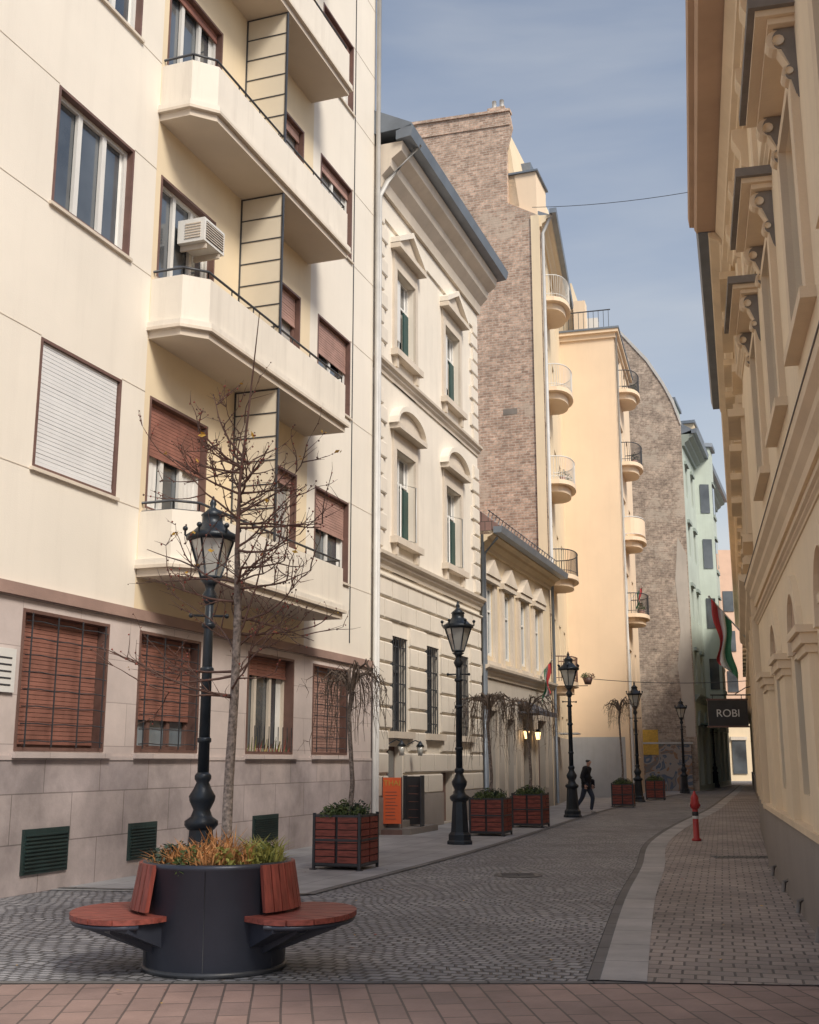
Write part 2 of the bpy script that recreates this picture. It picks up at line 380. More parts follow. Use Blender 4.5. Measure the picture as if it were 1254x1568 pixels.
G=smoothp([(1.45,9.31),(2.6,14.5),(3.7,19),(5.0,24.6),(7.3,32),(10.4,41),(14,52.5),(18.2,66),(23.7,84)])
G2=offs(G,.36)
strip('granite_gutter',m_gut,G,G2,.016)
strip('gutter_channel',m_kerb,offs(G,-.10),G,.012)
strip('right_pavement',m_rpav,G2,[(p[0]+5,p[1]-.5) for p in G2],.012)
E=smoothp([(-1.35,15.1),(.8,21.2),(2.6,27),(5.1,35.5),(8.0,44.5),(11.2,53),(12.9,58),(16.9,67),(23.4,84)])
strip('left_pavement',m_pave,E,[(p[0]-6.5,p[1]+1.0) for p in E],.012)
E2=offs(E,.14)
strip('left_kerb_line',m_kerb,E,E2,.016)
strip('left_kerb_line',m_kerb,[(-5.2,15.9),(-1.3,15.0)],[(-5.2,16.04),(-1.25,15.14)],.02)
g=Bld('drain_grate')
box(g,'frame',m_dkframe,FW,5.3,6.5,20.55,20.62,.014,.022); box(g,'frame',m_dkframe,FW,5.3,6.5,20.9,20.97,.014,.022)
for i in range(15): box(g,'bars',m_dkframe,FW,5.3+i*.08,5.34+i*.08,20.62,20.9,.014,.021)
g.finish()
g=Bld('manhole_cover')
lathe(g,'ring',m_kerb,0,0,[(.36,.006),(.36,.012),(.31,.013)],28,0,False); lathe(g,'lid',m_dkframe,0,0,[(.30,.006),(.30,.014)],28,0,False)
for i in range(7): box(g,'ribs',m_kerb,FW,-.24,.24,-.22+i*.07,-.20+i*.07,.014,.017)
g.finish([(1.6,17.6,0)])
g=Bld('fallen_leaves')
for i in range(90):
    x,y=random.choice([(U(-3.2,1.2),U(8.2,12.5)),(U(-3,2),U(12,20)),(U(2.5,4.6),U(10,18))]); a=U(0,6.28); s=U(.012,.03)
    u=Vector((math.cos(a),math.sin(a),U(-.1,.25)))*s; w_=Vector((-math.sin(a),math.cos(a),U(-.2,.2)))*s*.55; c=Vector((x,y,.028))
    g.add('leaf_litter',random.choice([m_yleaf,m_bud,m_wtwig,m_wtwig]),[c-u,c+w_,c+u,c-w_],[(0,1,2,3)])
g.finish()

# ------------------------------------------------------------------ B1 modern apartment building
b=Bld('cream_apartment_building'); f=F(-5.05,14.8,.354); SA=-4.2
cols={'A':(0,1.95),'B':(2.75,4.6),'C':(6.3,8.25),'D':(9.15,11.0)}
allops=[]
for k in range(5):
    for c,(a,e) in cols.items(): allops.append((a,e,5.5+3.85*k,7.34+3.85*k))
TOP=25
def sub(a,e): return [o for o in allops if a<=o[0]<e]
wall(b,f,SA,2.6,3.9,TOP,sub(SA,2.6),m_cream)
wall(b,f,2.6,8.75,3.9,TOP,sub(2.6,8.75),m_cream_y)
wall(b,f,8.75,12.5,3.9,TOP,sub(8.75,12.5),m_cream)
gops=[(a,e,1.78,3.6) for a,e in cols.values()]
wall(b,f,SA,12.5,1.7,3.74,gops,m_trav,d=.03,depth=.28)
wall(b,f,SA,12.5,0,1.7,[],m_travd,d=.06,depth=.1)
box(b,'ledge',m_trav,f,SA,12.5,-.1,.075,1.665,1.72)
box(b,'brown_band',m_brownband,f,SA,12.51,-.1,.10,3.74,3.9)
box(b,'body',m_cream,f,SA+.01,12.49,-13,-.3,0,TOP-.1)
for k in range(5):
    for z in (5.47+3.85*k,7.37+3.85*k):
        for a,e in ((SA,0),(1.95,2.6),(11,12.5)):
            box(b,'plaster_joints',m_trim,f,a,e,-.01,.006,z-.012,z+.002)
for k in range(5):
    z0=5.5+3.85*k; z1=z0+1.84
    for c,(a,e) in cols.items():
        if c in 'A':
            if k==0: window(b,f,a,e,z0,z1,depth=.1,cols=1,blind=.97,bm=m_shut_w,outer=m_brframe)
            else: window(b,f,a,e,z0,z1,depth=.14,fm=m_white,cols=3,outer=m_brframe,gm=m_gl,fw=.07,drape=.05)
        elif c=='B':
            window(b,f,a,e,z0,z1,fm=m_white,cols=3,blind=[.48,.0,.08,.3,.3][k],bm=m_wblind,outer=m_brframe,gm=m_gl,drape=[.25,.06,.08,.1,.1][k])
        elif c=='C': window(b,f,a,e,z0,z1,fm=m_brframe if k else m_trim,cols=3,blind=[.1,.35,.1,.3,.3][k],bm=m_wblind2,outer=m_brframe,gm=m_glc)
        else: window(b,f,a,e,z0,z1,fm=m_white,cols=2,blind=[.45,.4,.1,.3,.3][k],bm=m_wblind2,outer=m_brframe,gm=[m_gl,m_gl,m_glc,m_gl,m_gl][k],drape=.1)
        box(b,'sills',m_trim,f,a-.05,e+.05,-.02,.05,z0-.05,z0-.003)
for c,(a,e) in cols.items():
    z0,z1=1.78,3.6
    bl={'A':.97,'B':.72,'C':.2,'D':.98}[c]
    window(b,f,a,e,z0,z1,d=.03,depth=.22,fm=m_brframe if c!='C' else m_trim,cols=3,blind=bl,bm=m_wblind if c!='D' else m_wblind2,gm=m_gl if c!='B' else m_glb,outer=m_brframe,drape=.12 if c=='C' else 0)
    box(b,'sills',m_trav,f,a-.08,e+.08,-.02,.13,z0-.09,z0-.02)
    if c in 'ABD':
        for i in range(8):
            z=z0+.12+i*.22
            tube(b,'grilles',m_dkframe,[f.p(a+.06+(e-a-.12)*t/6,.06+.02*(t%2),z+.012*(t%2)) for t in range(7)],.008,4)
        for i in range(4): 
            s=a+.15+(e-a-.3)*i/3; box(b,'grilles',m_dkframe,f,s-.008,s+.008,.07,.085,z0+.05,z1-.05)
    else:
        for s in [a+.1+(e-a-.2)*i/9 for i in range(10)]: box(b,'grilles',m_dkframe,f,s-.006,s+.006,.05,.062,z0+.04,z0+.5)
        for i in range(30):
            s=U(a+.1,e-.1); tube(b,'window_box_flowers',random.choice([m_leaf,m_leafy,m_bud]),[f.p(s,.0,z0+.02),f.p(s+U(-.06,.06),.03,z0+U(.12,.32))],[.012,.004],4)
def balcony(zb):
    def out(o): return [(2.62-o,-.05),(2.62-o,.58+o*.4),(2.95-o*.4,.9+o),(8.6+o,.9+o),(8.6+o,-.05)]
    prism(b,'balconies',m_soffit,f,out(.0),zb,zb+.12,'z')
    prism(b,'balconies',m_trim,f,out(.07),zb+.12,zb+.17,'z')
    prism(b,'balconies',m_balc,f,out(.06),zb+.171,zb+.26,'z')
    o=out(0); inn=[(2.74,-.05),(2.74,.53),(3.0,.78),(8.48,.78),(8.48,-.05)]
    for i in range(4):
        prism(b,'balconies',m_balc,f,[o[i],o[i+1],inn[i+1],inn[i]],zb+.26,zb+1.02,'z')
    mid=[((o[i][0]+inn[i][0])/2,(o[i][1]+inn[i][1])/2) for i in range(5)]
    tube(b,'railing',m_dkframe,[f.p(m[0],m[1],zb+1.17) for m in mid],.022,6)
    tube(b,'railing',m_dkframe,[f.p(m[0],m[1],zb+1.035) for m in mid],.012,5)
    for i in range(4):
        L=math.hypot(mid[i+1][0]-mid[i][0],mid[i+1][1]-mid[i][1]); n=max(1,int(L/.7))
        for j in range(n+1):
            t=j/n; s=mid[i][0]*(1-t)+mid[i+1][0]*t; d=mid[i][1]*(1-t)+mid[i+1][1]*t
            if d>0: tube(b,'railing',m_dkframe,[f.p(s,d,zb+1.0),f.p(s,d,zb+1.17)],.012,5)
    ztop=zb+3.83
    box(b,'divider_screens',m_milk,f,5.54,5.56,.02,.86,zb+.3,ztop)
    for d in (.0,.86): box(b,'divider_screens',m_dkframe,f,5.525,5.575,d,d+.03,zb+.26,ztop+.01)
    for i in range(9): box(b,'divider_screens',m_dkframe,f,5.53,5.57,.03,.86,zb+.3+i*.44,zb+.322+i*.44)
for k in range(5): balcony(4.4+3.85*k)
box(b,'drain_cable',m_dkframe,f,11.12,11.14,.0,.02,4.2,TOP)
tube(b,'downpipe',m_pipe,[f.p(12.42,.12,0),f.p(12.42,.12,TOP)],.06,8)
for s0,s1,z1 in ((.25,1.2,.80),(2.65,3.4,.76),(6.6,7.6,.70)):
    box(b,'vents',m_vent,f,s0,s1,.02,.09,.24,z1)
    for i in range(10): box(b,'vents',m_vent,f,s0+.04,s1-.04,.09,.11,.28+i*(z1-.32)/10,.28+i*(z1-.32)/10+.02)
box(b,'wall_plaque',m_white,f,-1.3,-.12,.03,.07,2.5,3.05)
for i in range(5): box(b,'wall_plaque',m_dkframe,f,-.75,-.2,.07,.075,2.58+i*.085,2.60+i*.085)
b.finish()
b=Bld('air_conditioner'); z=5.5+3.85+.95
box(b,'casing',m_white,f,3.5,4.2,-.1,.42,z,z+.42)
box(b,'fan_grille',m_dkframe,f,3.56,4.14,.42,.43,z+.05,z+.37)
for i in range(7): box(b,'louvre',m_trim,f,3.55,4.15,.43,.44,z+.06+i*.045,z+.075+i*.045)
for i in range(6): box(b,'side_grille',m_trim,f,3.485,3.5,.05,.35,z+.07+i*.05,z+.09+i*.05)
box(b,'bracket',m_trim,f,3.6,3.64,-.1,.4,z-.1,z-.002); box(b,'bracket',m_trim,f,4.05,4.09,-.1,.4,z-.1,z-.002)
b.finish()

# ------------------------------------------------------------------ B2 classical house
b=Bld('classical_town_house'); f=F(-.88,26.6,.354); L=9.1
up=[(1.5,2.95),(5.65,7.1)]
ops=[(a,e,7.1,9.4) for a,e in up]+[(a,e,12.0,14.3) for a,e in up]
gw=[(1.25,2.5,2.35,4.65),(3.85,5.05,2.35,4.65),(6.9,7.9,2.35,4.65)]
door=[(1.0,2.1,.3,2.0),(5.15,6.2,.05,1.35)]
wall(b,f,0,L,0,17,ops+gw+door,m_b2,depth=.3)
box(b,'body',m_b2,f,0.01,L-.01,-12,-.35,0,16.9)
for a,e,z0,z1 in ops:
    window(b,f,a,e,z0,z1,depth=.2,fm=m_white,cols=2,transom=.68,gm=m_gl,drape=.08)
    if z0>10: box(b,'shutters',m_white,f,a+.07,a+(e-a)*.46,-.12,-.09,z0+.5,z1-.1)
    box(b,'shutters',m_green,f,a+(e-a)*.66,e-.12,-.14,-.10,z0+.08,z0+1.45)
    v=[f.p(a+(e-a)*.5,-.1,z0+.1),f.p(a+(e-a)*.75,.2,z0+.05),f.p(a+(e-a)*.75,.2,z0+1.5),f.p(a+(e-a)*.5,-.1,z0+1.55)]
    if z0<10: tube(b,'casements',m_white,v+[v[0]],.022,4)
    box(b,'surround',m_trim,f,a-.2,a-.002,-.02,.07,z0,z1+.2); box(b,'surround',m_trim,f,e+.002,e+.2,-.02,.07,z0,z1+.2)
    box(b,'surround',m_trim,f,a-.002,e+.002,-.02,.065,z1+.002,z1+.2)
    box(b,'surround',m_trim,f,a-.3,e+.3,-.02,.2,z0-.17,z0-.002)
    for s in (a-.15,e): box(b,'surround',m_trim,f,s,s+.15,-.02,.12,z0-.45,z0-.172)
    box(b,'surround',m_b2,f,a-.15,e+.15,-.02,.04,z0-.9,z0-.46)
    box(b,'surround',m_trim,f,a-.2,e+.2,-.02,.05,z1+.2,z1+.45)
    c=(a+e)/2; w=(e-a)/2+.35
    box(b,'pediment',m_trim,f,c-w,c+w,-.02,.28,z1+.45,z1+.58)
    if z0>10:
        prism(b,'pediment',m_trim,f,[(c-w,z1+.585),(c+w,z1+.585),(c,z1+1.15)],-.02,.14,'d')
        for sg in (-1,1):
            prism(b,'pediment',m_b2,f,[(c+sg*w,z1+.6),(c+sg*w,z1+.75),(c,z1+1.32),(c,z1+1.16)],-.02,.27,'d')
    else:
        arc=[(c+w*math.cos(math.pi*i/12),z1+.585+.5*math.sin(math.pi*i/12)) for i in range(13)]
        prism(b,'pediment',m_trim,f,arc,-.02,.12,'d')
        for i in range(12):
            p,q=arc[i],arc[i+1]
            P2=(c+(p[0]-c)*1.06,z1+.585+(p[1]-z1-.585)*1.3); Q2=(c+(q[0]-c)*1.06,z1+.585+(q[1]-z1-.585)*1.3)
            prism(b,'pediment',m_b2,f,[p,q,Q2,P2],-.02,.26,'d')
for a,e,z0,z1 in gw:
    window(b,f,a,e,z0,z1,depth=.26,fm=m_dkframe,cols=2,transom=.65,gm=m_gl)
    n=7
    for i in range(n): 
        s=a+.08+(e-a-.16)*i/(n-1); box(b,'grilles',m_dkframe,f,s-.012,s+.012,-.04,-.015,z0,z1)
    for i in range(5): box(b,'grilles',m_dkframe,f,a,e,-.06,-.041,z0+.25+i*.45,z0+.28+i*.45)
    box(b,'surround',m_trim,f,a-.15,e+.15,-.02,.16,z0-.16,z0-.002)
a,e=1.0,2.1
box(b,'door',m_brframe,f,a,e,-.29,-.2,.3,2.0); box(b,'door',m_wblind,f,a+.1,a+.5,-.2,-.17,.5,1.9); box(b,'door',m_gl,f,a+.58,e-.1,-.2,-.18,1.0,1.9)
a,e=5.15,6.2
box(b,'cellar_door',m_brframe,f,a,e,-.29,-.2,.05,1.35)
box(b,'steps',m_plinth,f,.6,2.6,.0,.75,0.012,.15); box(b,'steps',m_plinth,f,.8,2.4,.002,.4,.15,.3)
def segs(z0,z1,a0,a1,holes,pad=.12):
    S=[(a0,a1)]
    for o in holes:
        if o[2]-pad<z1 and o[3]+.0>z0:
            n=[]
            for p,q in S:
                if o[1]+.02<=p or o[0]-.02>=q: n.append((p,q)); continue
                if o[0]-.02>p: n.append((p,o[0]-.02))
                if o[1]+.02<q: n.append((o[1]+.02,q))
            S=n
    return S
z=.85;k=0
while z<5.9:
    h=.52
    for p,q in segs(z,z+h,.05,L-.05,gw+door):
        x=p; 
        while x<q-.05:
            w=min(1.15 if (x>p or k%2) else .62,q-x)
            if q-(x+w)<.25: w=q-x
            prism(b,'rustication',m_b2r,f,[(-.02,z),(.045,z),(.07,z+.03),(.07,z+h-.03-.05),(.045,z+h-.05),(-.02,z+h-.05)],x+.02,x+w-.02)
            x+=w
    z+=h;k+=1
box(b,'plinth',m_plinth,f,0.02,.98,-.02,.1,0,.84); box(b,'plinth',m_plinth,f,2.62,5.1,-.02,.1,0,.84); box(b,'plinth',m_plinth,f,6.22,L,-.02,.1,0,.84)
for zlo,zhi in ((6.7,11.0),(11.5,15.8)):
    z=zlo;k=0
    while z<zhi-.3:
        w=.75 if k%2 else .5
        for s0,s1 in ((.05,.05+w),(L-.05-w,L-.05)):
            prism(b,'quoins',m_b2r,f,[(-.02,z),(.05,z),(.07,z+.03),(.07,z+.37),(.05,z+.40),(-.02,z+.40)],s0,s1)
        z+=.45;k+=1
def cornice(b,f,s0,s1,z,pr,h,mat,part='cornice'):
    prism(b,part,mat,f,[(-.03,z),(pr*.2,z),(pr*.25,z+h*.25),(pr*.55,z+h*.45),(pr*.6,z+h*.62),(pr*.95,z+h*.78),(pr,z+h),(-.03,z+h)],s0,s1)
cornice(b,f,0,L,6.2,.25,.35,m_trim); cornice(b,f,0,L,5.88,.12,.14,m_b2)
cornice(b,f,0,L,11.1,.2,.3,m_trim)
cornice(b,f,0,L,15.9,.75,1.15,m_trim)
box(b,'frieze',m_b2,f,0,L,-.02,.06,15.3,15.88)
prism(b,'gutter',m_zinc,f,[(.6,17.06),(1.0,17.1),(1.08,17.35),(1.0,17.42),(.6,17.3)],-.1,L+.25)
prism(b,'roof',m_zinc,f,[(1.0,17.36),(1.02,17.46),(-6,21.2),(-6,17.1)],-.1,L+.2)
tube(b,'downpipe',m_pipe,[f.p(.6,1.0,17.2),f.p(.2,.25,16.1),f.p(-.02,.14,15.6),f.p(-.02,.14,.1)],.065,8)
tube(b,'downpipe',m_zinc,[f.p(L+.05,.12,8.6),f.p(L+.05,.12,.1)],.055,8)
b.finish()
for s in (1.0,2.35):
    w=Bld('wall_lantern')
    tube(w,'arm',m_iron,[f.p(s,.05,2.05),f.p(s,.25,2.15),f.p(s,.38,2.1)],.015,5)
    c=f.p(s,.38,0); lathe(w,'lantern',m_lglass,c[0],c[1],[(.05,1.78),(.09,2.0)],6); lathe(w,'cap',m_iron,c[0],c[1],[(.11,2.0),(.05,2.08),(.01,2.14)],6)
    w.finish()

# ------------------------------------------------------------------ B3 low ochre house
b=Bld('ochre_low_house'); f=F(2.16,35.2,.354); L=9.85
ws=[(.5,1.5),(2.7,3.7),(4.9,5.9),(7.1,8.1)]
ops=[(a,e,4.9,7.1) for a,e in ws]; g=[(.6,1.6,.7,3.2),(2.9,3.9,.05,3.0),(5.0,6.2,.05,3.1),(7.2,8.6,.7,3.1)]
wall(b,f,0,L,4.3,8.5,ops,m_b3); wall(b,f,0,L,0,4.3,g,m_b3g)
box(b,'body',m_b3,f,0.01,L-.01,-7,-.35,0,8.4)
for a,e,z0,z1 in ops:
    window(b,f,a,e,z0,z1,depth=.08,fm=m_white,cols=2,transom=.65,gm=m_glb,fw=.09)
    for s0,s1 in ((a-.28,a-.003),(e+.003,e+.28)): box(b,'surround',m_trim,f,s0,s1,-.02,.1,z0-.2,z1+.1)
    box(b,'surround',m_trim,f,a-.35,e+.35,-.02,.2,z1+.103,z1+.28); box(b,'sill',m_trim,f,a-.3,e+.3,-.02,.2,z0-.35,z0-.203)
    c=(a+e)/2
    prism(b,'pediment',m_trim,f,[(c-.85,z1+.283),(c+.85,z1+.283),(c,z1+.85)],-.02,.25,'d')
for a,e,z0,z1 in g:
    window(b,f,a,e,z0,z1,depth=.25,fm=m_brframe,cols=2,transom=.75,gm=m_gl)
    box(b,'surround',m_trim,f,a-.15,a-.003,-.02,.08,z0,z1+.15); box(b,'surround',m_trim,f,e+.003,e+.15,-.02,.08,z0,z1+.15); box(b,'surround',m_trim,f,a-.003,e+.003,-.02,.078,z1+.002,z1+.15)
cornice(b,f,0,L,4.2,.3,.35,m_trim); cornice(b,f,0,L,8.2,.5,.5,m_b3)
prism(b,'gutter',m_zinc,f,[(.5,8.62),(.75,8.62),(.8,8.82),(.5,8.82)],-.05,L+.1)
prism(b,'roof',m_tile,f,[(.7,8.83),(-3.6,12.3),(-6,11.0),(-6,8.6),(.4,8.6)],0,L)
for i in range(24):
    s=.2+i*.41; tube(b,'snow_guards',m_zinc,[f.p(s,.25,9.15),f.p(s,.33,9.4)],.015,4)
tube(b,'snow_guards',m_zinc,[f.p(0,.32,9.37),f.p(L,.32,9.37)],.02,4)
box(b,'shop_awning',m_awn,f,4.6,6.6,.0,.9,3.25,3.32)
prism(b,'shop_awning',m_awn,f,[(0,3.7),(.9,3.25),(.9,3.15),(0,3.6)],4.6,6.6)
tube(b,'downpipe',m_zinc,[f.p(.1,.6,8.5),f.p(.15,.14,8.0),f.p(.15,.14,.1)],.055,8)
b.finish()
for s in (4.75,6.45):
    w=Bld('wall_lantern'); c=f.p(s,.25,0)
    tube(w,'arm',m_iron,[f.p(s,0,2.7),f.p(s,.25,2.75)],.015,5)
    lathe(w,'lit_glass',m_warm,c[0],c[1],[(.06,2.4),(.1,2.65)],6); lathe(w,'cap',m_iron,c[0],c[1],[(.12,2.652),(.05,2.75)],6); w.finish()

# ------------------------------------------------------------------ B4 tall butter building with brick firewall
b=Bld('tall_apartment_building'); f=F(5.46,44.5,.209); L=10.6; H=24.2
sl=[20.8,16.8,12.8,8.9,4.9]
ops=[]
for z in sl+[1.0]:
    ops+= [(.5,1.3,z+.9,z+2.5),(1.9,3.2,z+.15,z+2.5),(5,6,z+.9,z+2.5),(7.6,8.6,z+.9,z+2.5)]
ops=[o for o in ops if o[3]<H-.3]
wall(b,f,0,L,0,H,ops,m_b4)
for o in ops: window(b,f,*o[:4],depth=.12,fm=m_white,cols=2,gm=random.choice([m_glb,m_gl]),blind=0)
ff=F(5.46,44.52,.354)
prof=[(0,0),(0,24.2),(-1.35,25.0),(-1.35,27.6),(-1.1,28.6),(-1.2,29.3),(-5.4,29.6),(-12,29.8),(-12,0)]
prism(b,'brick_firewall',m_fire,ff,prof,0,.3)
prism(b,'brick_firewall',m_fire,ff,[(-1.15,29.3),(-1.15,29.42),(-12,29.95),(-12,29.8)],-.08,.35)
prism(b,'brick_firewall',m_fire,ff,[(-1.17,28.65),(-1.17,28.75),(-12,29.15),(-12,29.05)],-.05,.01)
prism(b,'brick_firewall_edge',m_b4,ff,[(.02,0),(.02,24.2),(-.16,24.25),(-.16,0)],-.015,.02)
box(b,'firewall_niche',m_hood,ff,-.01,.02,-1.7,-1.1,15.55,15.8)
prism(b,'body',m_b4,f,[(.32,-.35),(L,-.35),(L,-12),(2.3,-12)],0,H-.1,'z')
cornice(b,f,.05,L,H-.5,.5,.5,m_b4)
prism(b,'gutter',m_zinc,f,[(.45,H),(.72,H),(.75,H+.22),(.45,H+.2)],-.1,L+.1)
prism(b,'roof',m_zinc,f,[(.5,H+.2),(-1.1,25.1),(-1.1,24)],0.52,L)
prism(b,'mansard',m_b4,ff,[(-.9,24.9),(-1.25,27.7),(-1.5,29.0),(-11,29.3),(-11,24)],.31,9)
box(b,'attic_wall',m_b5,ff,.31,2.2,-1.45,-.15,24.4,26.4); box(b,'attic_cap',m_zinc,ff,.2,2.3,-1.55,-.05,26.4,26.48)
box(b,'attic_window',m_zinc,ff,2.6,3.7,-1.4,-.9,27.0,28.2)
box(b,'attic_wall',m_b5,f,5.0,7.4,-1.6,.1,24.5,26.0); box(b,'attic_cap',m_zinc,f,4.9,7.5,-1.7,.2,26.0,26.08)
box(b,'chimney',m_fire,ff,1.2,2.2,-2.5,-1.7,28.9,30.4)
for d in (-2.3,-1.95): tube(b,'chimney_pots',m_pipe,[ff.p(1.7,d,30.4),ff.p(1.7,d,31.0)],.1,8)
tube(b,'downpipe',m_pipe,[f.p(.15,.5,H),f.p(.1,.14,H-.8),f.p(.1,.14,9.0)],.07,8)
tube(b,'downpipe',m_zinc,[f.p(.1,.14,8.9),f.p(.1,.14,.1)],.06,8)
box(b,'plinth',m_b3g,f,0.02,L,-.02,.05,0,2.6)
def rbal(b,f,s,z,w,dp,mat,rail,solid=False,plant=False):
    poly=[(s-w,-.05)]+[(s-w*math.cos(math.pi*i/12),dp*math.sin(math.pi*i/12)**.6) for i in range(13)]+[(s+w,-.05)]
    prism(b,'balcony_slab',mat,f,poly,z-.02,z+.16,'z')
    ins=[(s+(p[0]-s)*.8,p[1]*.8) for p in poly]; prism(b,'balcony_slab',mat,f,ins,z-.3,z-.021,'z')
    rp=[(s-w*.96*math.cos(math.pi*i/16),dp*.96*math.sin(math.pi*i/16)**.6) for i in range(17)]
    tube(b,'balcony_rail',rail,[f.p(p[0],p[1],z+1.15) for p in rp],.025,5)
    tube(b,'balcony_rail',rail,[f.p(p[0],p[1],z+.3) for p in rp],.015,5)
    if solid:
        for i in range(16):
            p,q=rp[i],rp[i+1]
            prism(b,'balcony_panel',m_b5,f,[p,q,(q[0]*.999,q[1]-.03),(p[0]*.999,p[1]-.03)],z+.32,z+1.1,'z')
    else:
        n=34
        for i in range(n+1):
            a=math.pi*i/n; p=(s-w*.96*math.cos(a),dp*.96*math.sin(a)**.6)
            tube(b,'balcony_rail',rail,[f.p(p[0],p[1],z+.16),f.p(p[0],p[1],z+1.15)],.010,4,cap=False)
    if plant:
        for i in range(3):
            t=U(.5,2.6); c=f.p(s-w*.7*math.cos(t),dp*.7*math.sin(t),0)
            lathe(b,'flower_pots',m_wblind2,c[0],c[1],[(.09,z+.17),(.13,z+.42)],8)
            leaves(b,'balcony_plants',random.choice([m_leaf,m_leafd]),(c[0],c[1],z+.42),.2,.2,.4,60,.05)
for i,z in enumerate(sl[:4]): rbal(b,f,2.55,z,1.5,1.05,m_b5,m_white if i<3 else m_dkframe,plant=i in (0,2))
rbal(b,f,2.6,4.6,1.3,.9,m_b5,m_brframe)
box(b,'small_awning',m_white,f,1.5,3.0,.1,.9,2.7,2.75)
b.finish()

# ------------------------------------------------------------------ B5 peach building
b=Bld('peach_apartment_building'); f=F(10.2,54,.28); L=8; H=22.6
sl5=[19.9,16.1,12.3,8.5,4.7]
ops=[]
for z in sl5+[.9]: ops+=[(.5,1.2,z+.9,z+2.3),(2.0,3.4,z+.15,z+2.3),(5,6,z+.9,z+2.3)]
ops=[o for o in ops if o[3]<H-.2]
wall(b,f,0,L,0,H,ops,m_b5)
for o in ops: window(b,f,*o[:4],depth=.12,fm=m_white,cols=2,gm=m_gl)
box(b,'body',m_b5,f,-.001,L,-6,-.2,2.75,H-.02)
box(b,'painted_base',m_b5base,f,-.004,L,-6,-.2,0,2.75)
box(b,'cornice',m_b5,f,-.25,L+.1,-6.1,.25,H,H+.16); box(b,'cornice',m_zinc,f,-.3,L+.1,-6.1,.3,H+.16,H+.26); box(b,'cornice',m_b5,f,-.1,L+.1,-6.05,.1,H-.25,H)
for i,z in enumerate(sl5[:4]): rbal(b,f,2.6,z,1.4,1.0,m_b5,m_dkframe if i in (0,1,3) else m_white,solid=(i==2),plant=i in (0,1,3))
for d in [-.2-.25*i for i in range(12)]: box(b,'terrace_rail',m_dkframe,f,-.12,-.1,d-.012,d+.012,H+.26,H+1.2)
box(b,'terrace_rail',m_dkframe,f,-.13,-.09,-3.2,-.1,H+1.2,H+1.25)
box(b,'penthouse',m_b4,f,1.6,L,-6,-2.2,H+.26,H+3.6); box(b,'penthouse',m_b5,f,1.2,2.0,-2.1,-1.5,H+.26,H+2.4)
box(b,'chimney',m_white,f,2.5,3.2,-1.6,-1.0,H+.26,H+1.9)
tube(b,'downpipe',m_pipe,[f.p(.12,.1,H),f.p(.12,.1,.2)],.06,6)
b.finish()

# ------------------------------------------------------------------ B6 firewall + B7 green building
b=Bld('green_corner_building'); f=F(16.3,66,.37); L=20; H=20.6
prof=[(0,0),(0,21.4),(-.35,22.8),(-.9,24),(-1.8,25.6),(-3.4,27.6),(-14,29),(-14,0)]
f6=F(16.3,66.02,.30)
prism(b,'brick_firewall',m_fire2,f6,prof,-.3,0)
prism(b,'firewall_coping',m_pipe,f6,[(.06,21.4),(-.3,22.85),(-.85,24.06),(-1.75,25.68),(-3.35,27.7),(-3.4,27.55),(-1.85,25.52),(-.95,23.92),(-.42,22.7),(0,21.3)],-.36,.05)
prism(b,'plaster_remains',m_b3g,f6,[(-.05,3),(-.05,13.5),(-.5,14.5),(-.75,12),(-.6,9),(-.85,7),(-.55,3)],-.312,-.29)
ops=[];lv=[6.0,9.8,13.6,17.2]
cs=[1.4,4.2,9.6,12.4,15.2,18]
for z in lv:
    for c in cs: ops.append((c-.5,c+.5,z,z+1.9))
gops=[(c-.9,c+.9,.3,3.6) for c in (1.8,5.0,8.2,11.4,14.6,17.8)]
wall(b,f,0,L,0,H,ops+gops,m_b7)
for o in ops:
    window(b,f,*o[:4],depth=.15,fm=m_white,cols=2,gm=m_gl)
    box(b,'surround',m_b7d,f,o[0]-.2,o[1]+.2,-.02,.15,o[3]+.05,o[3]+.25)
for o in gops:
    window(b,f,*o[:4],depth=.3,fm=m_dkframe,cols=2,gm=m_gl)
    c=(o[0]+o[1])/2; prism(b,'arches',m_b7d,f,[(c+1.15*math.cos(math.pi*i/10),3.65+.9*math.sin(math.pi*i/10)) for i in range(11)],-.02,.12,'d')
box(b,'body',m_b7,f,0.01,L,-10,-.35,0,H-.1)
cornice(b,f,0,L,5.0,.3,.4,m_b7d); cornice(b,f,0,L,H-.5,.7,.7,m_b7d); 
prism(b,'gutter',m_zinc,f,[(.6,H+.2),(.9,H+.2),(.95,H+.5),(.6,H+.45)],-.1,L)
prism(b,'roof',m_zinc,f,[(.7,H+.45),(-3,23.5),(-3,20)],0.02,L)
prism(b,'oriel',m_b7,f,[(6.0,-.05),(6.5,1.0),(8.1,1.0),(8.6,-.05)],5.2,H+1.0,'z')
prism(b,'oriel_roof',m_zinc,f,[(5.8,-.05),(6.4,1.2),(8.2,1.2),(8.8,-.05)],H+1.0,H+1.25,'z')
for z in lv: 
    box(b,'oriel_windows',m_gl,f,6.75,7.85,1.0,1.03,z,z+1.9); box(b,'oriel_frames',m_b7d,f,6.6,8.0,.98,1.1,z-.25,z-.05); box(b,'oriel_frames',m_b7d,f,6.6,8.0,.98,1.1,z+1.95,z+2.1)
    q=[f.p(6.13,.3,z),f.p(6.4,.84,z),f.p(6.4,.84,z+1.9),f.p(6.13,.3,z+1.9)]; n=(-.02*f.a[0],-.02*f.a[1]); b.add('oriel_windows',m_gl,[(p[0]+n[0],p[1]+n[1],p[2]) for p in q],[(0,1,2,3)])
box(b,'attic',m_b4,f,9.5,15,-2.5,-.2,H+.4,H+3.6); box(b,'attic',m_zinc,f,9.3,15.2,-2.6,-.1,H+3.6,H+3.8)
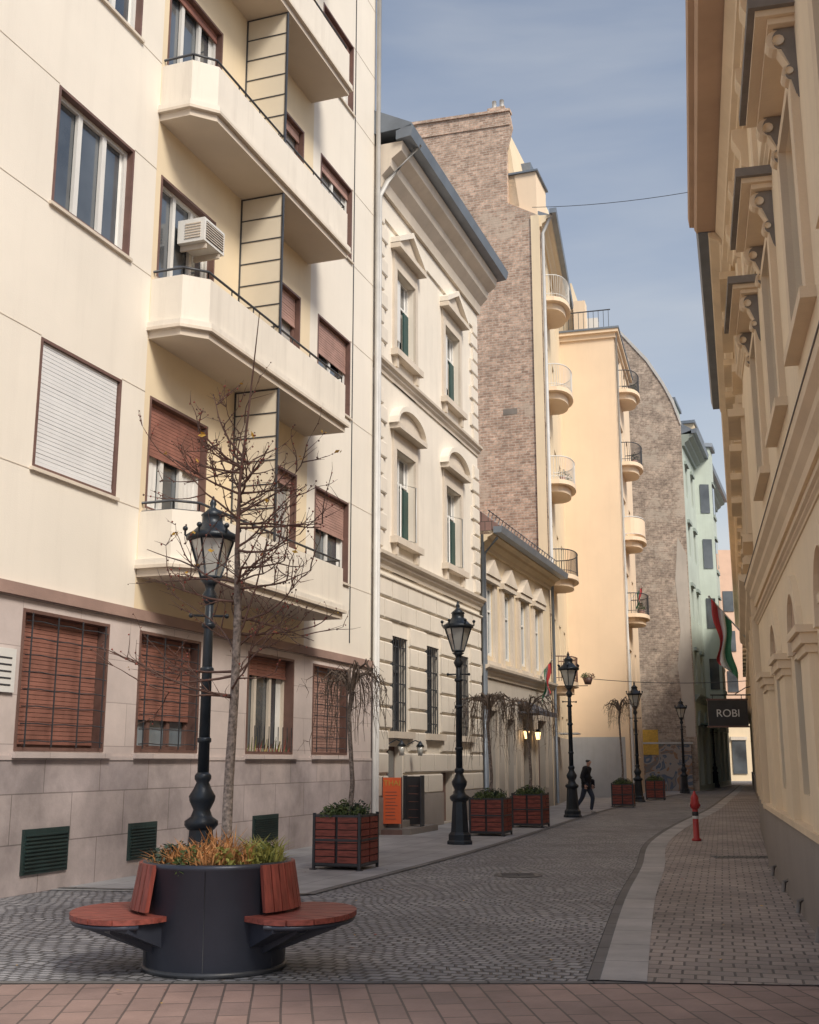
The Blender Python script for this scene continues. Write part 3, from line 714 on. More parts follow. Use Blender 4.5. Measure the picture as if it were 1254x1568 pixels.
for s in (10.2,11.8,13.4): box(b,'attic',m_gl,f,s,s+.8,-.2,-.17,H+1.4,H+2.9)
box(b,'attic',m_b7,f,1.5,4.2,-2.5,-.5,H+.4,H+2.8); box(b,'attic',m_zinc,f,1.3,4.4,-2.6,-.4,H+2.8,H+3.0)
box(b,'awning',m_green,f,1,4,.05,1.0,3.7,3.8)
b.finish()
g=Bld('graffiti_wall'); gf=F(15.9,65.4,.30); box(g,'wall',m_graf,gf,0,.2,-4.2,-.1,0,2.6); box(g,'coping',m_pipe,gf,-.05,.25,-4.3,0,2.6,2.7)
box(g,'poster',m_yleaf,gf,-.03,0,-3.6,-1.9,2.0,3.4); box(g,'poster_post',m_dkframe,gf,-.02,.02,-3.75,-3.65,0,3.45)
g.finish()
b=Bld('distant_building')
box(b,'walls',m_orange,FW,10,44,100,112,0,20); box(b,'base',m_b4,FW,10,44,99.9,112,0,6)
for i in range(11):
    for z in (7.5,11,14.5): box(b,'windows',m_gl,FW,20+i*1.9,20.9+i*1.9,99.93,99.98,z,z+1.8)
    box(b,'windows',m_gl,FW,20+i*1.9,21.2+i*1.9,99.8,99.86,.6,3.4); box(b,'cornice',m_trim,FW,19.9+i*1.9,21.3+i*1.9,99.7,99.87,3.42,3.7)
b.finish()

# ------------------------------------------------------------------ right buildings
b=Bld('yellow_stucco_house'); f=F(1.183,0,.243,-1); S0,S1=4.0,19.35; H=10.95
cen=[ -8.0+2.95*i for i in range(10)]
cen=[c for c in cen if S0+.8<c<S1-.8]
ops=[(c-.55,c+.55,5.4,7.35) for c in cen]; gops=[(c-.55,c+.55,1.3,2.75) for c in cen]
wall(b,f,S0,S1,0,H,ops+gops,m_r1,depth=.25)
for o in ops:
    window(b,f,*o[:4],depth=.18,fm=m_white,cols=2,transom=.68,gm=m_gl); c=(o[0]+o[1])/2
    for s0,s1 in ((o[0]-.22,o[0]-.003),(o[1]+.003,o[1]+.22)): box(b,'surround',m_r1t,f,s0,s1,-.02,.07,o[2],o[3]+.1)
    box(b,'surround',m_r1t,f,o[0]-.003,o[1]+.003,-.02,.065,o[3]+.003,o[3]+.12)
    box(b,'sill',m_r1t,f,o[0]-.3,o[1]+.3,-.02,.13,o[2]-.10,o[2]-.003)
    box(b,'hood',m_hood,f,c-.95,c+.95,-.02,.38,o[3]+.56,o[3]+.66); box(b,'hood',m_r1t,f,c-.9,c+.9,-.02,.32,o[3]+.50,o[3]+.558); box(b,'hood',m_r1t,f,c-.86,c+.86,-.02,.22,o[3]+.44,o[3]+.498)
    for sg in (-.78,.64):
        zz=o[3]+.438
        pf=[(0,zz),(.22,zz)]
        for i in range(9): a=math.pi*(.5-i/8.0*1.0); pf.append((.15+.09*math.cos(a),zz-.10+.09*math.sin(a)))
        for i in range(7): a=math.pi*(.5-i/6.0*1.0); pf.append((.07+.06*math.cos(a),zz-.42+.07*math.sin(a)))
        pf+=[(.03,zz-.62),(0,zz-.66)]
        prism(b,'consoles',m_r1t,f,pf,c+sg,c+sg+.14)
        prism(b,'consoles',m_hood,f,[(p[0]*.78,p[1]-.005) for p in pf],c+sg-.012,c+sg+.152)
        for (dx,dz,rr) in ((.14,-.12,.05),(.07,-.42,.035)):
            p0=f.p(c+sg-.03,dx,zz+dz); p1=f.p(c+sg+.17,dx,zz+dz); tube(b,'consoles',m_r1t,[p0,p1],rr,10)
for c in [ -8.0+1.475*i-.74 for i in range(20)]:
    if c>S1-.4 or c<S0+.4: continue
    box(b,'upper_pilasters',m_r1t,f,c-.13,c+.13,-.02,.06,8.25,9.6)
    prism(b,'frieze_brackets',m_r1t,f,[(0,10.2),(.2,10.2),(.2,10.05),(.1,9.85),(.1,9.65),(0,9.6)],c-.14,c+.14)
cornice(b,f,S0,S1+.05,8.1,.10,.14,m_r1t); cornice(b,f,S0,S1+.05,10.2,.22,.2,m_r1t)
for o in gops:
    c=(o[0]+o[1])/2
    window(b,f,*o[:4],depth=.2,fm=m_brframe,cols=2,gm=m_gl)
    arc=[(c+.55*math.cos(math.pi*i/12),2.8+.62*math.sin(math.pi*i/12)) for i in range(13)]
    prism(b,'arch_panels',m_soff2,f,arc,-.02,.012,'d')
    for i in range(12):
        p,q=arc[i],arc[i+1]; P2=(c+(p[0]-c)*1.33,2.8+(p[1]-2.8)*1.33); Q2=(c+(q[0]-c)*1.33,2.8+(q[1]-2.8)*1.33)
        prism(b,'arches',m_r1,f,[p,q,Q2,P2],-.02,.06,'d')
for c in [x+1.475 for x in cen]+[cen[0]-1.475]:
    if c>S1-.2: c=S1-.45
    if c<S0+.5: continue
    box(b,'piers',m_r1,f,c-.42,c+.42,-.02,.08,1.0,2.62)
    box(b,'capitals',m_r1t,f,c-.45,c+.45,-.02,.11,2.622,2.70); box(b,'capitals',m_r1t,f,c-.48,c+.48,-.02,.15,2.702,2.80); box(b,'capitals',m_r1t,f,c-.51,c+.51,-.02,.19,2.802,2.87)
cornice(b,f,S0,S1+.05,4.15,.18,.36,m_r1t); cornice(b,f,S0,S1+.04,3.85,.08,.10,m_r1t)
prism(b,'cornice_flashing',m_hood,f,[(-.02,4.512),(.19,4.512),(.19,4.525),(-.02,4.56)],S0,S1+.05)
box(b,'plinth',m_plinth,f,S0,S1+.03,-.02,.08,0,.93); box(b,'plinth',m_r1t,f,S0,S1+.03,-.02,.11,.93,1.0)
box(b,'body',m_r1,f,S0+.01,S1-.01,-10,-.35,0,H)
prism(b,'eave',m_soff2,f,[(-.1,H-.05),(.62,H-.02),(.66,H+.06),(.66,H+.2),(-.1,H+.25)],S0,S1+.1)
prism(b,'eave',m_r1t,f,[(-.03,H-.35),(.12,H-.35),(.3,H-.06),(-.03,H-.052)],S0,S1)
prism(b,'gutter',m_soff2,f,[(.6,H+.1),(.74,H+.12),(.76,H+.3),(.6,H+.28)],S0,S1+.12)
prism(b,'roof',m_tile,f,[(.64,H+.28),(-5,H+3.0),(-10,H+.3)],S0,S1+.05)
for i in range(5): 
    s=9+i*2.1; tube(b,'drain_stubs',m_plinth,[f.p(s,.05,.22),f.p(s,.13,.18),f.p(s,.15,.06)],.03,6)
b.finish()
b=Bld('yellow_corner_house'); f=F(5.78,18.82,.285,-1); L=10.9; H=10.9
cen=[1.3+2.4*i for i in range(4)]
ops=[(c-.5,c+.5,5.5,7.4) for c in cen]+[(c-.5,c+.5,8.6,10) for c in cen]; g=[(c-.6,c+.6,.3,3.1) for c in cen]
wall(b,f,0,L,0,H,ops+g,m_r1)
for o in ops: 
    window(b,f,*o[:4],depth=.18,fm=m_white,cols=2,gm=m_gl); c=(o[0]+o[1])/2
    box(b,'hood',m_r1t,f,c-.8,c+.8,-.02,.3,o[3]+.2,o[3]+.34); box(b,'sill',m_r1t,f,c-.7,c+.7,-.02,.18,o[2]-.14,o[2]-.003)
    box(b,'surround',m_r1t,f,c-.72,c-.503,-.02,.08,o[2],o[3]+.198); box(b,'surround',m_r1t,f,c+.503,c+.72,-.02,.08,o[2],o[3]+.198)
for o in g: window(b,f,*o[:4],depth=.25,fm=m_brframe,cols=2,gm=m_gl,transom=.7)
box(b,'body',m_r1,f,0.01,L-.01,-10,-.35,0,H); box(b,'plinth',m_plinth,f,.02,L,-.02,.08,0,.9)
cornice(b,f,0,L,4.3,.3,.4,m_r1t); cornice(b,f,0,L,H-.45,.45,.45,m_r1t)
for c in [0.15+2.4*i for i in range(5)]: box(b,'pilasters',m_r1t,f,c-.12,c+.35,-.02,.12,.9,4.28)
prism(b,'gutter',m_zinc,f,[(.4,H),(.62,H),(.66,H+.2),(.4,H+.2)],0,L); prism(b,'roof',m_tile,f,[(.5,H+.2),(-5,H+3),(-10,H+.2)],0,L)
b.finish()
b=Bld('cream_far_house'); f=F(8.95,29.3,.286,-1); L=58; H=11.5
cen=[1.5+2.8*i for i in range(20)]
ops=[(c-.5,c+.5,5.5,7.4) for c in cen]+[(c-.5,c+.5,8.6,10.2) for c in cen]; g=[(c-.7,c+.7,.3,3.1) for c in cen]
wall(b,f,0,L,0,H,ops+g,m_b4)
for o in ops: window(b,f,*o[:4],depth=.15,fm=m_white,cols=2,gm=m_gl); box(b,'hood',m_r1t,f,o[0]-.25,o[1]+.25,-.02,.28,o[3]+.15,o[3]+.3)
for o in g: window(b,f,*o[:4],depth=.25,fm=m_brframe,cols=2,gm=m_gl,transom=.7)
box(b,'body',m_b4,f,0.01,L,-10,-.35,0,H); box(b,'plinth',m_plinth,f,.02,L,-.02,.08,0,.9)
cornice(b,f,0,L,4.3,.3,.4,m_r1t); cornice(b,f,0,L,H-.45,.6,.5,m_r1t)
prism(b,'roof',m_tile,f,[(.6,H+.06),(-5,H+3),(-10,H+.2)],0,L)
b.finish()

# ------------------------------------------------------------------ street lamps
def lamp():
    b=Bld('street_lamp')
    lathe(b,'base',m_iron,0,0,[(.27,0),(.27,.07),(.24,.1),(.24,.2),(.20,.25)],8,math.pi/8,False)
    lathe(b,'base',m_iron,0,0,[(.19,.25),(.15,.85)],8,math.pi/8,False)
    lathe(b,'base',m_iron,0,0,[(.16,.85),(.20,.9),(.20,.95),(.13,1.0),(.10,1.08),(.15,1.18),(.16,1.24),(.11,1.32),(.075,1.4),(.10,1.44),(.10,1.48),(.07,1.52)],16)
    lathe(b,'post',m_iron,0,0,[(.07,1.52),(.058,3.2),(.048,3.7)],12)
    for z in (1.9,2.75,3.3): lathe(b,'collar',m_iron,0,0,[(.06,z-.04),(.085,z-.02),(.085,z+.02),(.06,z+.04)],12)
    lathe(b,'capital',m_iron,0,0,[(.048,3.55),(.08,3.61),(.10,3.67),(.055,3.75),(.07,3.81),(.13,3.86),(.03,3.89)],12)
    tube(b,'ladder_bar',m_iron,[(-.22,0,3.42),(.22,0,3.42)],.016,6); ball(b,'ladder_bar',m_iron,(-.22,0,3.42),.03); ball(b,'ladder_bar',m_iron,(.22,0,3.42),.03)
    n=6
    for k in range(n):
        a=2*math.pi*k/n
        c0=Vector((.12*math.cos(a),.12*math.sin(a),3.90)); c1=Vector((.275*math.cos(a),.275*math.sin(a),4.38))
        tube(b,'lantern_frame',m_iron,[c0,c1],.014,5)
        ball(b,'crown_knob',m_iron,(.335*math.cos(a),.335*math.sin(a),4.52),.034)
        tube(b,'crown_knob',m_iron,[(.29*math.cos(a),.29*math.sin(a),4.40),(.335*math.cos(a),.335*math.sin(a),4.44),(.335*math.cos(a),.335*math.sin(a),4.52)],.014,4)
    lathe(b,'lantern_glass',m_lglass,0,0,[(.11,3.90),(.262,4.38)],n,0,False)
    lathe(b,'lantern_frame',m_iron,0,0,[(.12,3.88),(.135,3.90),(.12,3.92)],n,0,False)
    lathe(b,'lantern_top',m_iron,0,0,[(.29,4.37),(.325,4.39),(.325,4.44),(.25,4.48),(.17,4.56),(.13,4.61),(.13,4.68),(.15,4.70),(.07,4.77),(.03,4.81),(.045,4.85),(.01,4.95)],12)
    b.finish([(-2.5,14.2,.0),(1.02,24.0,0),(4.88,35.3,0),(9.5,48.8,0),(14.4,61.5,0),(19.3,74,0)],[.2,-.1,.3,0,.2,.1])
lamp()

# ------------------------------------------------------------------ round planter bench
CX,CY=-1.60,9.95
b=Bld('round_planter_bench')
lathe(b,'planter_body',m_steel,0,0,[(.565,0.012),(.575,.05),(.60,.80),(.612,.81),(.612,.845),(.57,.85),(.56,.80),(.54,.77)],48)
lathe(b,'base_ring',m_dkframe,0,0,[(.585,.006),(.59,.04),(.57,.05)],48)
for a in (-90,-30,30,90,150,210):
    r=math.radians(a); tube(b,'seam',m_dkframe,[(.577*math.cos(r),.577*math.sin(r),.05),(.602*math.cos(r),.602*math.sin(r),.80)],.003,4)
for ca in (180+12,-12):
    c=math.radians(ca); M=math.radians(47)
    nsl=9
    for k in range(nsl):
        t0=-M+2*M*k/nsl; t1=-M+2*M*(k+1)/nsl-.012
        sub_=3; vs=[];
        def ro(t):
            x=abs(t)/M; return .60+.57*max(0,(1-x**2.6))**(1/2.2)
        ts=[t0+(t1-t0)*i/sub_ for i in range(sub_+1)]
        n=len(ts)
        for z in (.42,.46):
            for t in ts: vs.append((.585*math.cos(c+t),.585*math.sin(c+t),z))
            for t in ts: vs.append((max(ro(t),.61)*math.cos(c+t),max(ro(t),.61)*math.sin(c+t),z))
        fs=[]
        for i in range(n-1):
            fs.append((i,i+1,n+i+1,n+i)); fs.append((2*n+i,3*n+i,3*n+i+1,2*n+i+1)); fs.append((n+i,n+i+1,3*n+i+1,3*n+i)); fs.append((i,2*n+i,2*n+i+1,i+1))
        fs.append((0,n,3*n,2*n)); fs.append((n-1,3*n-1,4*n-1,2*n-1))
        b.add('seat',m_rwood,vs,fs)
    rim=[((ro(-M+2*M*i/24)-.03)*math.cos(c-M+2*M*i/24),(ro(-M+2*M*i/24)-.03)*math.sin(c-M+2*M*i/24),.40) for i in range(1,24)]
    tube(b,'seat_frame',m_steel,rim,.022,6)
    for dt in (-.45,0,.45):
        d=Vector((math.cos(c+dt*.9),math.sin(c+dt*.9),0)); q=Vector((-d.y,d.x,0))*.06
        rr=1.05 if dt==0 else .93
        vs=[d*.55-q+Vector((0,0,.15)),d*.55+q+Vector((0,0,.15)),d*.55-q+Vector((0,0,.41)),d*.55+q+Vector((0,0,.41)),d*rr-q+Vector((0,0,.34)),d*rr+q+Vector((0,0,.34)),d*rr-q+Vector((0,0,.41)),d*rr+q+Vector((0,0,.41))]
        b.add('bracket',m_steel,vs,[(0,1,5,4),(2,6,7,3),(0,4,6,2),(1,3,7,5),(4,5,7,6),(0,2,3,1)])
    vs=[];n=18
    for i in range(n+1):
        t=c-.72+1.44*i/n
        vs+=[(.58*math.cos(t),.58*math.sin(t),.22),(.92*math.cos(t),.92*math.sin(t),.36),(.92*math.cos(t),.92*math.sin(t),.415),(.58*math.cos(t),.58*math.sin(t),.415)]
    fs=[]
    for i in range(n):
        for j in range(4): fs.append((4*i+j,4*i+(j+1)%4,4*i+4+(j+1)%4,4*i+4+j))
    fs+=[(0,1,2,3),(4*n+3,4*n+2,4*n+1,4*n)]
    b.add('seat_support',m_steel,vs,fs)
    for k in range(9):
        t0=c-.62+1.24*k/9; t1=t0+1.24/9-.018
        vs=[]
        for z,r0,r1 in ((.485,.66,.70),(.84,.60,.64)):
            for t in (t0,t1):
                for r in (r0,r1): vs.append((r*math.cos(t),r*math.sin(t),z))
        b.add('backrest',m_rwoodv,vs,[(0,1,3,2),(4,6,7,5),(0,4,5,1),(2,3,7,6),(0,2,6,4),(1,5,7,3)])
lathe(b,'soil',m_soil,0,0,[(.555,.68),(.555,.77),(.3,.81),(.05,.83)],24)
b.finish([(CX,CY,0)])
b=Bld('planter_plants')
for a,r,m,h in ((-2.2,.35,m_grass_o,.20),(-1.6,.42,m_grass_o,.20),(-1.0,.35,m_grass_o,.20),(-2.7,.4,m_grass_o,.16),(0.4,.4,m_leafy,.2),(-.4,.42,m_leafy,.22),(-1.4,.15,m_grass_o,.26)):
    blades(b,'grass_tuft',m,r*math.cos(a),r*math.sin(a),.77,.15,120,h*.5,h*1.5,.007,.24)
for a,r,m in ((-.55,.42,m_leafy),(-.25,.4,m_leaf),(-1.25,.44,m_leafy),(-3.0,.42,m_leafd),(-2.6,.45,m_leafd),(2.6,.4,m_leafd),(1.6,.35,m_leaf),(.6,.4,m_leaf),(-1.9,.46,m_leaf),(2.1,.2,m_leafd),(-3.1,.3,m_leafd)):
    leaves(b,'foliage',m,(r*math.cos(a),r*math.sin(a),.77),.15,.15,.22,190,.03)
b.finish([(CX,CY,0)])

# ------------------------------------------------------------------ young tree
b=Bld('young_bare_tree')
def grow(b,p,d,L,r,lvl):
    n=6 if lvl<2 else 3; pts=[p.copy()];rs=[r]; q=p.copy(); dd=d.copy()
    kids=[]
    for i in range(n):
        dd=(dd+Vector((U(-.26,.26),U(-.26,.26),U(-.10,.16)))).normalized(); q=q+dd*L/n
        pts.append(q.copy()); rs.append(r*(1-.75*(i+1)/n)); kids.append((q.copy(),dd.copy()))
    tube(b,'branches',m_twig,pts,rs,4,cap=False)
    if lvl<2:
        for k in range(4 if lvl==0 else 3):
            kp,kd=random.choice(kids); sd=Vector((U(-1,1),U(-1,1),U(-.3,.8))).normalized()
            grow(b,kp,(kd*.8+sd*.9).normalized(),L*U(.3,.6),r*.55,lvl+1)
    for kp,kd in kids:
        if R()<.38: ball(b,'buds',m_bud if R()<.5 else m_twig,kp+Vector((U(-.01,.01),U(-.01,.01),U(-.01,.01))),U(.005,.010),5)
    if R()<.035: leaves(b,'last_leaves',m_yleaf,kids[-1][0],.03,.03,.03,2,.03)
tp=[Vector((.06,0,.79)),Vector((.07,.0,1.5)),Vector((.09,.02,2.2)),Vector((.10,0,2.9)),Vector((.07,.03,3.5)),Vector((.08,0,4.1)),Vector((.15,0,4.9)),Vector((.21,0,5.7))]
tube(b,'trunk',m_bark,tp[:5],[.047,.042,.038,.034,.023],10); tube(b,'leader',m_twig,tp[4:],[.023,.015,.009,.004],6)
for i in range(44):
    t=U(0,1)**.8; z=2.15+t*2.2; 
    p=tp[0].lerp(tp[4],min((z-.82)/2.7,1)) if z<3.5 else tp[4].lerp(tp[6],(z-3.5)/1.4)
    a=U(0,6.28); el=U(-.2,.8); d=Vector((math.cos(a)*math.cos(el),math.sin(a)*math.cos(el),math.sin(el)))
    grow(b,p,d,U(.7,1.15)*(1.1-.45*t),.0125,0)
b.finish([(CX,CY,0)])

# ------------------------------------------------------------------ box planters
def boxplanter():
    b=Bld('red_wood_planter'); h=.40;H=.86
    box(b,'liner',m_black,FW,-h+.03,h-.03,-h+.03,h-.03,.06,H-.05)
    for x in (-h,h-.04):
        for y in (-h,h-.04): box(b,'metal_frame',m_dkframe,FW,x,x+.04,y,y+.04,0.012,H)
    for z in (.08,.44,H-.06):
        box(b,'metal_frame',m_dkframe,FW,-h+.04,h-.04,-h-.004,-h+.026,z,z+.035); box(b,'metal_frame',m_dkframe,FW,-h+.04,h-.04,h-.026,h+.004,z,z+.035)
        box(b,'metal_frame',m_dkframe,FW,-h-.004,-h+.026,-h+.04,h-.04,z,z+.035); box(b,'metal_frame',m_dkframe,FW,h-.026,h+.004,-h+.04,h-.04,z,z+.035)
    for i in range(7):
        z=.12+i*.10
        for x0,x1 in ((-h+.05,-.025),(.025,h-.05)):
            box(b,'slats',m_rwood,FW,x0,x1,-h+.0,-h+.025,z,z+.085); box(b,'slats',m_rwood,FW,x0,x1,h-.025,h,z,z+.085)
            box(b,'slats',m_rwood,FW,-h+.0,-h+.025,x0,x1,z,z+.085); box(b,'slats',m_rwood,FW,h-.025,h,x0,x1,z,z+.085)
    box(b,'corner_feet',m_dkframe,FW,-h-.03,-h+.06,-h-.03,-h+.06,0.006,.03); box(b,'corner_feet',m_dkframe,FW,h-.06,h+.03,-h-.03,-h+.06,0.006,.03)
    for i in range(14):
        leaves(b,'plants',random.choice([m_leaf,m_leafd,m_leafd]),(U(-.34,.34),U(-.34,.34),H-.06),.15,.15,U(.12,.30),120,.03)
    blades(b,'plants',m_leaf,0,0,H-.05,.36,80,.1,.25,.008,.12)
    lathe(b,'soil',m_soil,0,0,[(.5,H-.1),(.5,H-.06)],4,math.pi/4,False)
    r=-math.radians(19.5)
    b.finish([(-1.0,18.7,0),(1.85,26.9,0),(3.1,30.2,0),(7.9,43.5,0),(10.75,51.4,0)],[r,r,r,r*.8,r*.8])
boxplanter()
def weeping(loc,H=2.45,sp=.55,n=80,drop=1.1,seed=1):
    random.seed(seed)
    b=Bld('weeping_tree')
    tube(b,'trunk',m_bark,[(0,0,.8),(.04,.02,1.3),(-.03,0,H-.5),(.02,0,H-.1)],[.045,.038,.033,.045],7)
    for g in range(9):
        a0=g*.7+U(-.2,.2); sp0=sp*U(.6,1.1); hh=U(.1,.34)
        c,s=math.cos(a0),math.sin(a0)
        limb=[Vector((0,0,H-.12)),Vector((c*sp0*.3,s*sp0*.3,H+hh*.8)),Vector((c*sp0*.65,s*sp0*.65,H+hh+U(-.08,.08))),Vector((c*sp0,s*sp0,H+hh*.4))]
        tube(b,'limbs',m_wtwig,limb,[.032,.026,.018,.010],5)
        for i in range(n//9):
            t=U(.25,1)*3; k=min(int(t),2); p=limb[k].lerp(limb[k+1],t-k); a=a0+U(-1.2,1.2); dr=drop*U(.15,1.0); r=U(.04,.22)
            q=[p,p+Vector((math.cos(a)*r*.6,math.sin(a)*r*.6,U(.0,.1)))]
            for j in range(1,5): q.append(q[1]+Vector((math.cos(a)*r*(.5+.12*j)+U(-.05,.05),math.sin(a)*r*(.5+.12*j)+U(-.05,.05),-dr*j/4)))
            tube(b,'branches',m_wtwig,q,[.009,.007,.006,.005,.004,.002],4,cap=False)
            for rep in range(2):
                z=q[random.choice((2,3,4))]; tube(b,'twigs',m_wtwig,[z,z+Vector((U(-.12,.12),U(-.12,.12),U(-.02,.08))),z+Vector((U(-.2,.2),U(-.2,.2),-U(.05,.2)))],[.004,.003,.002],3,cap=False)
    b.finish([loc])
weeping((-.95,18.75,0),2.85,.50,80,1.3,3)
weeping((1.85,27.0,0),2.95,.72,90,1.7,4)
weeping((3.1,30.3,0),3.0,.65,80,1.7,5)
weeping((7.9,43.6,0),3.6,.6,60,1.0,6)
random.seed(99)

# ------------------------------------------------------------------ menu boards
b=Bld('thai_menu_board')
box(b,'panel',m_or_sign,FW,-.21,.21,-.02,.02,.25,1.28); box(b,'edge_left',m_brframe,FW,-.235,-.212,-.03,.03,.12,1.3); box(b,'edge_right',m_brframe,FW,.212,.235,-.03,.03,.12,1.3)
box(b,'foot',m_brframe,FW,-.24,.24,-.16,.16,.012,.12)
for i in range(9): box(b,'menu_lines',m_brframe,FW,-.15,.05+.1*R(),-.024,-.0205,.35+i*.075,.362+i*.075)
e=b.finish([(-.40,27.1,0)],[-.05])[0]
def text(s,size,mat,loc,rot,parent,name):
    cu=bpy.data.curves.new(name,'FONT'); cu.body=s; cu.size=size; cu.align_x='CENTER'; cu.extrude=.003; cu.materials.append(mat)
    o=bpy.data.objects.new(name,cu); scene.collection.objects.link(o); o.location=loc; o.rotation_euler=rot; o.parent=parent
text('THAI',.17,m_yleaf,(0,-.026,1.1),(math.pi/2,0,0),e,'lettering')
b=Bld('black_menu_stand')
box(b,'panel',m_black,FW,-.2,.2,-.02,.02,.2,1.3); box(b,'leg_left',m_dkframe,FW,-.22,-.2,-.15,.15,.012,1.32); box(b,'leg_right',m_dkframe,FW,.2,.22,-.15,.15,.012,1.32)
for i in range(5): box(b,'menu_sheet',m_wblind,FW,-.12,.12,-.024,-.021,.35+i*.18,.36+i*.18)
b.finish([(.10,27.9,0)],[-.3])

# fire hydrant
b=Bld('fire_hydrant')
lathe(b,'post',m_redp,0,0,[(.10,0.012),(.10,.05),(.065,.07),(.06,.62),(.06,.66)],16)
lathe(b,'band',m_black,0,0,[(.064,.52),(.068,.53),(.068,.60),(.064,.61)],16)
lathe(b,'band',m_white,0,0,[(.062,.46),(.065,.47),(.065,.51),(.062,.52)],16)
lathe(b,'head',m_redp,0,0,[(.06,.66),(.09,.68),(.095,.78),(.08,.84),(.085,.88),(.07,.93),(.03,.98),(.02,1.03)],16)
tube(b,'outlet',m_redp,[(-.11,0,.74),(.11,0,.74)],.03,10); tube(b,'outlet_cap',m_pipe,[(-.125,0,.74),(-.11,0,.74)],.036,8); tube(b,'outlet_cap',m_pipe,[(.11,0,.74),(.125,0,.74)],.036,8)
b.finish([(6.05,25,0)])

# projecting sign
b=Bld('projecting_shop_sign')
box(b,'board',m_black,FW,-.48,.48,-.04,.04,2.5,3.12); box(b,'rim',m_brframe,FW,-.5,.5,-.05,.05,3.121,3.16); box(b,'rim',m_brframe,FW,-.5,.5,-.05,.05,2.46,2.499)
tube(b,'bracket',m_iron,[(-.4,0,3.25),(.75,0,3.25)],.018,6); tube(b,'hanger',m_iron,[(-.35,0,3.15),(-.35,0,3.25)],.01,5); tube(b,'hanger',m_iron,[(.35,0,3.15),(.35,0,3.25)],.01,5)
tube(b,'bracket_scroll',m_iron,[(.2,0,3.27),(.45,0,3.42),(.75,0,3.5)],.012,5)
e=b.finish([(7.85,28.6,0)],[-.1])[0]
text('ROBI',.26,m_white,(0,-.046,2.72),(math.pi/2,0,0),e,'lettering')
b=Bld('hanging_flower_basket'); 
lathe(b,'pot',m_brframe,0,0,[(.12,3.35),(.2,3.6)],12); 
for i in range(6): leaves(b,'plants',random.choice([m_leaf,m_bud,m_leafd]),(U(-.15,.15),U(-.15,.15),3.6),.16,.16,.2,60,.03)
tube(b,'arm',m_iron,[(-.9,.2,3.3),(0,0,3.3)],.015,5)
b.finish([(6.9,44.6,1.2)])

# flags
def flag(loc,rz,L,W,tilt,name='hungarian_flag'):
    b=Bld(name)
    d=Vector((math.cos(tilt),0,math.sin(tilt)))
    tube(b,'pole',m_pipe,[(0,0,0),d*L*1.25],.018,6); ball(b,'finial',m_pipe,d*L*1.28,.03)
    n=14
    for k,m in enumerate((m_fr,m_fw,m_fg)):
        vs=[];fs=[]
        for j in range(4):
            w=(k+j/3)/3
            for i in range(n+1):
                t=i/n
                top=d*(L*(1.22-w*W*.75))
                p=top+Vector((.10*math.sin(t*7+w*5)*t-.12*t*(1-w),.10*math.sin(w*14+t*2),-t*1.5*W))
                vs.append(p)
        for j in range(3):
            for i in range(n): fs.append((j*(n+1)+i,j*(n+1)+i+1,(j+1)*(n+1)+i+1,(j+1)*(n+1)+i))
        b.add('cloth',m,vs,fs,None,True)
    b.finish([loc],[rz])
flag((7.95,27.0,4.5),math.pi-.25,1.0,.95,.9)
flag((4.55,42.0,4.4),-.35,.85,.75,.9)
flag((10.9,56.5,9.4),-.3,.8,.6,.8)

b=Bld('overhead_cable')
def cable(p,q,sag,r=.012):
    P=[Vector(p).lerp(Vector(q),i/12)+Vector((0,0,-sag*4*(i/12)*(1-i/12))) for i in range(13)]
    tube(b,'cable',m_dkframe,P,r,4)
cable((5.2,44.6,24.6),(13.0,36,21.5),.3,.013)
cable((6.9,46,4.9),(12.9,43,4.6),.15)
b.finish()

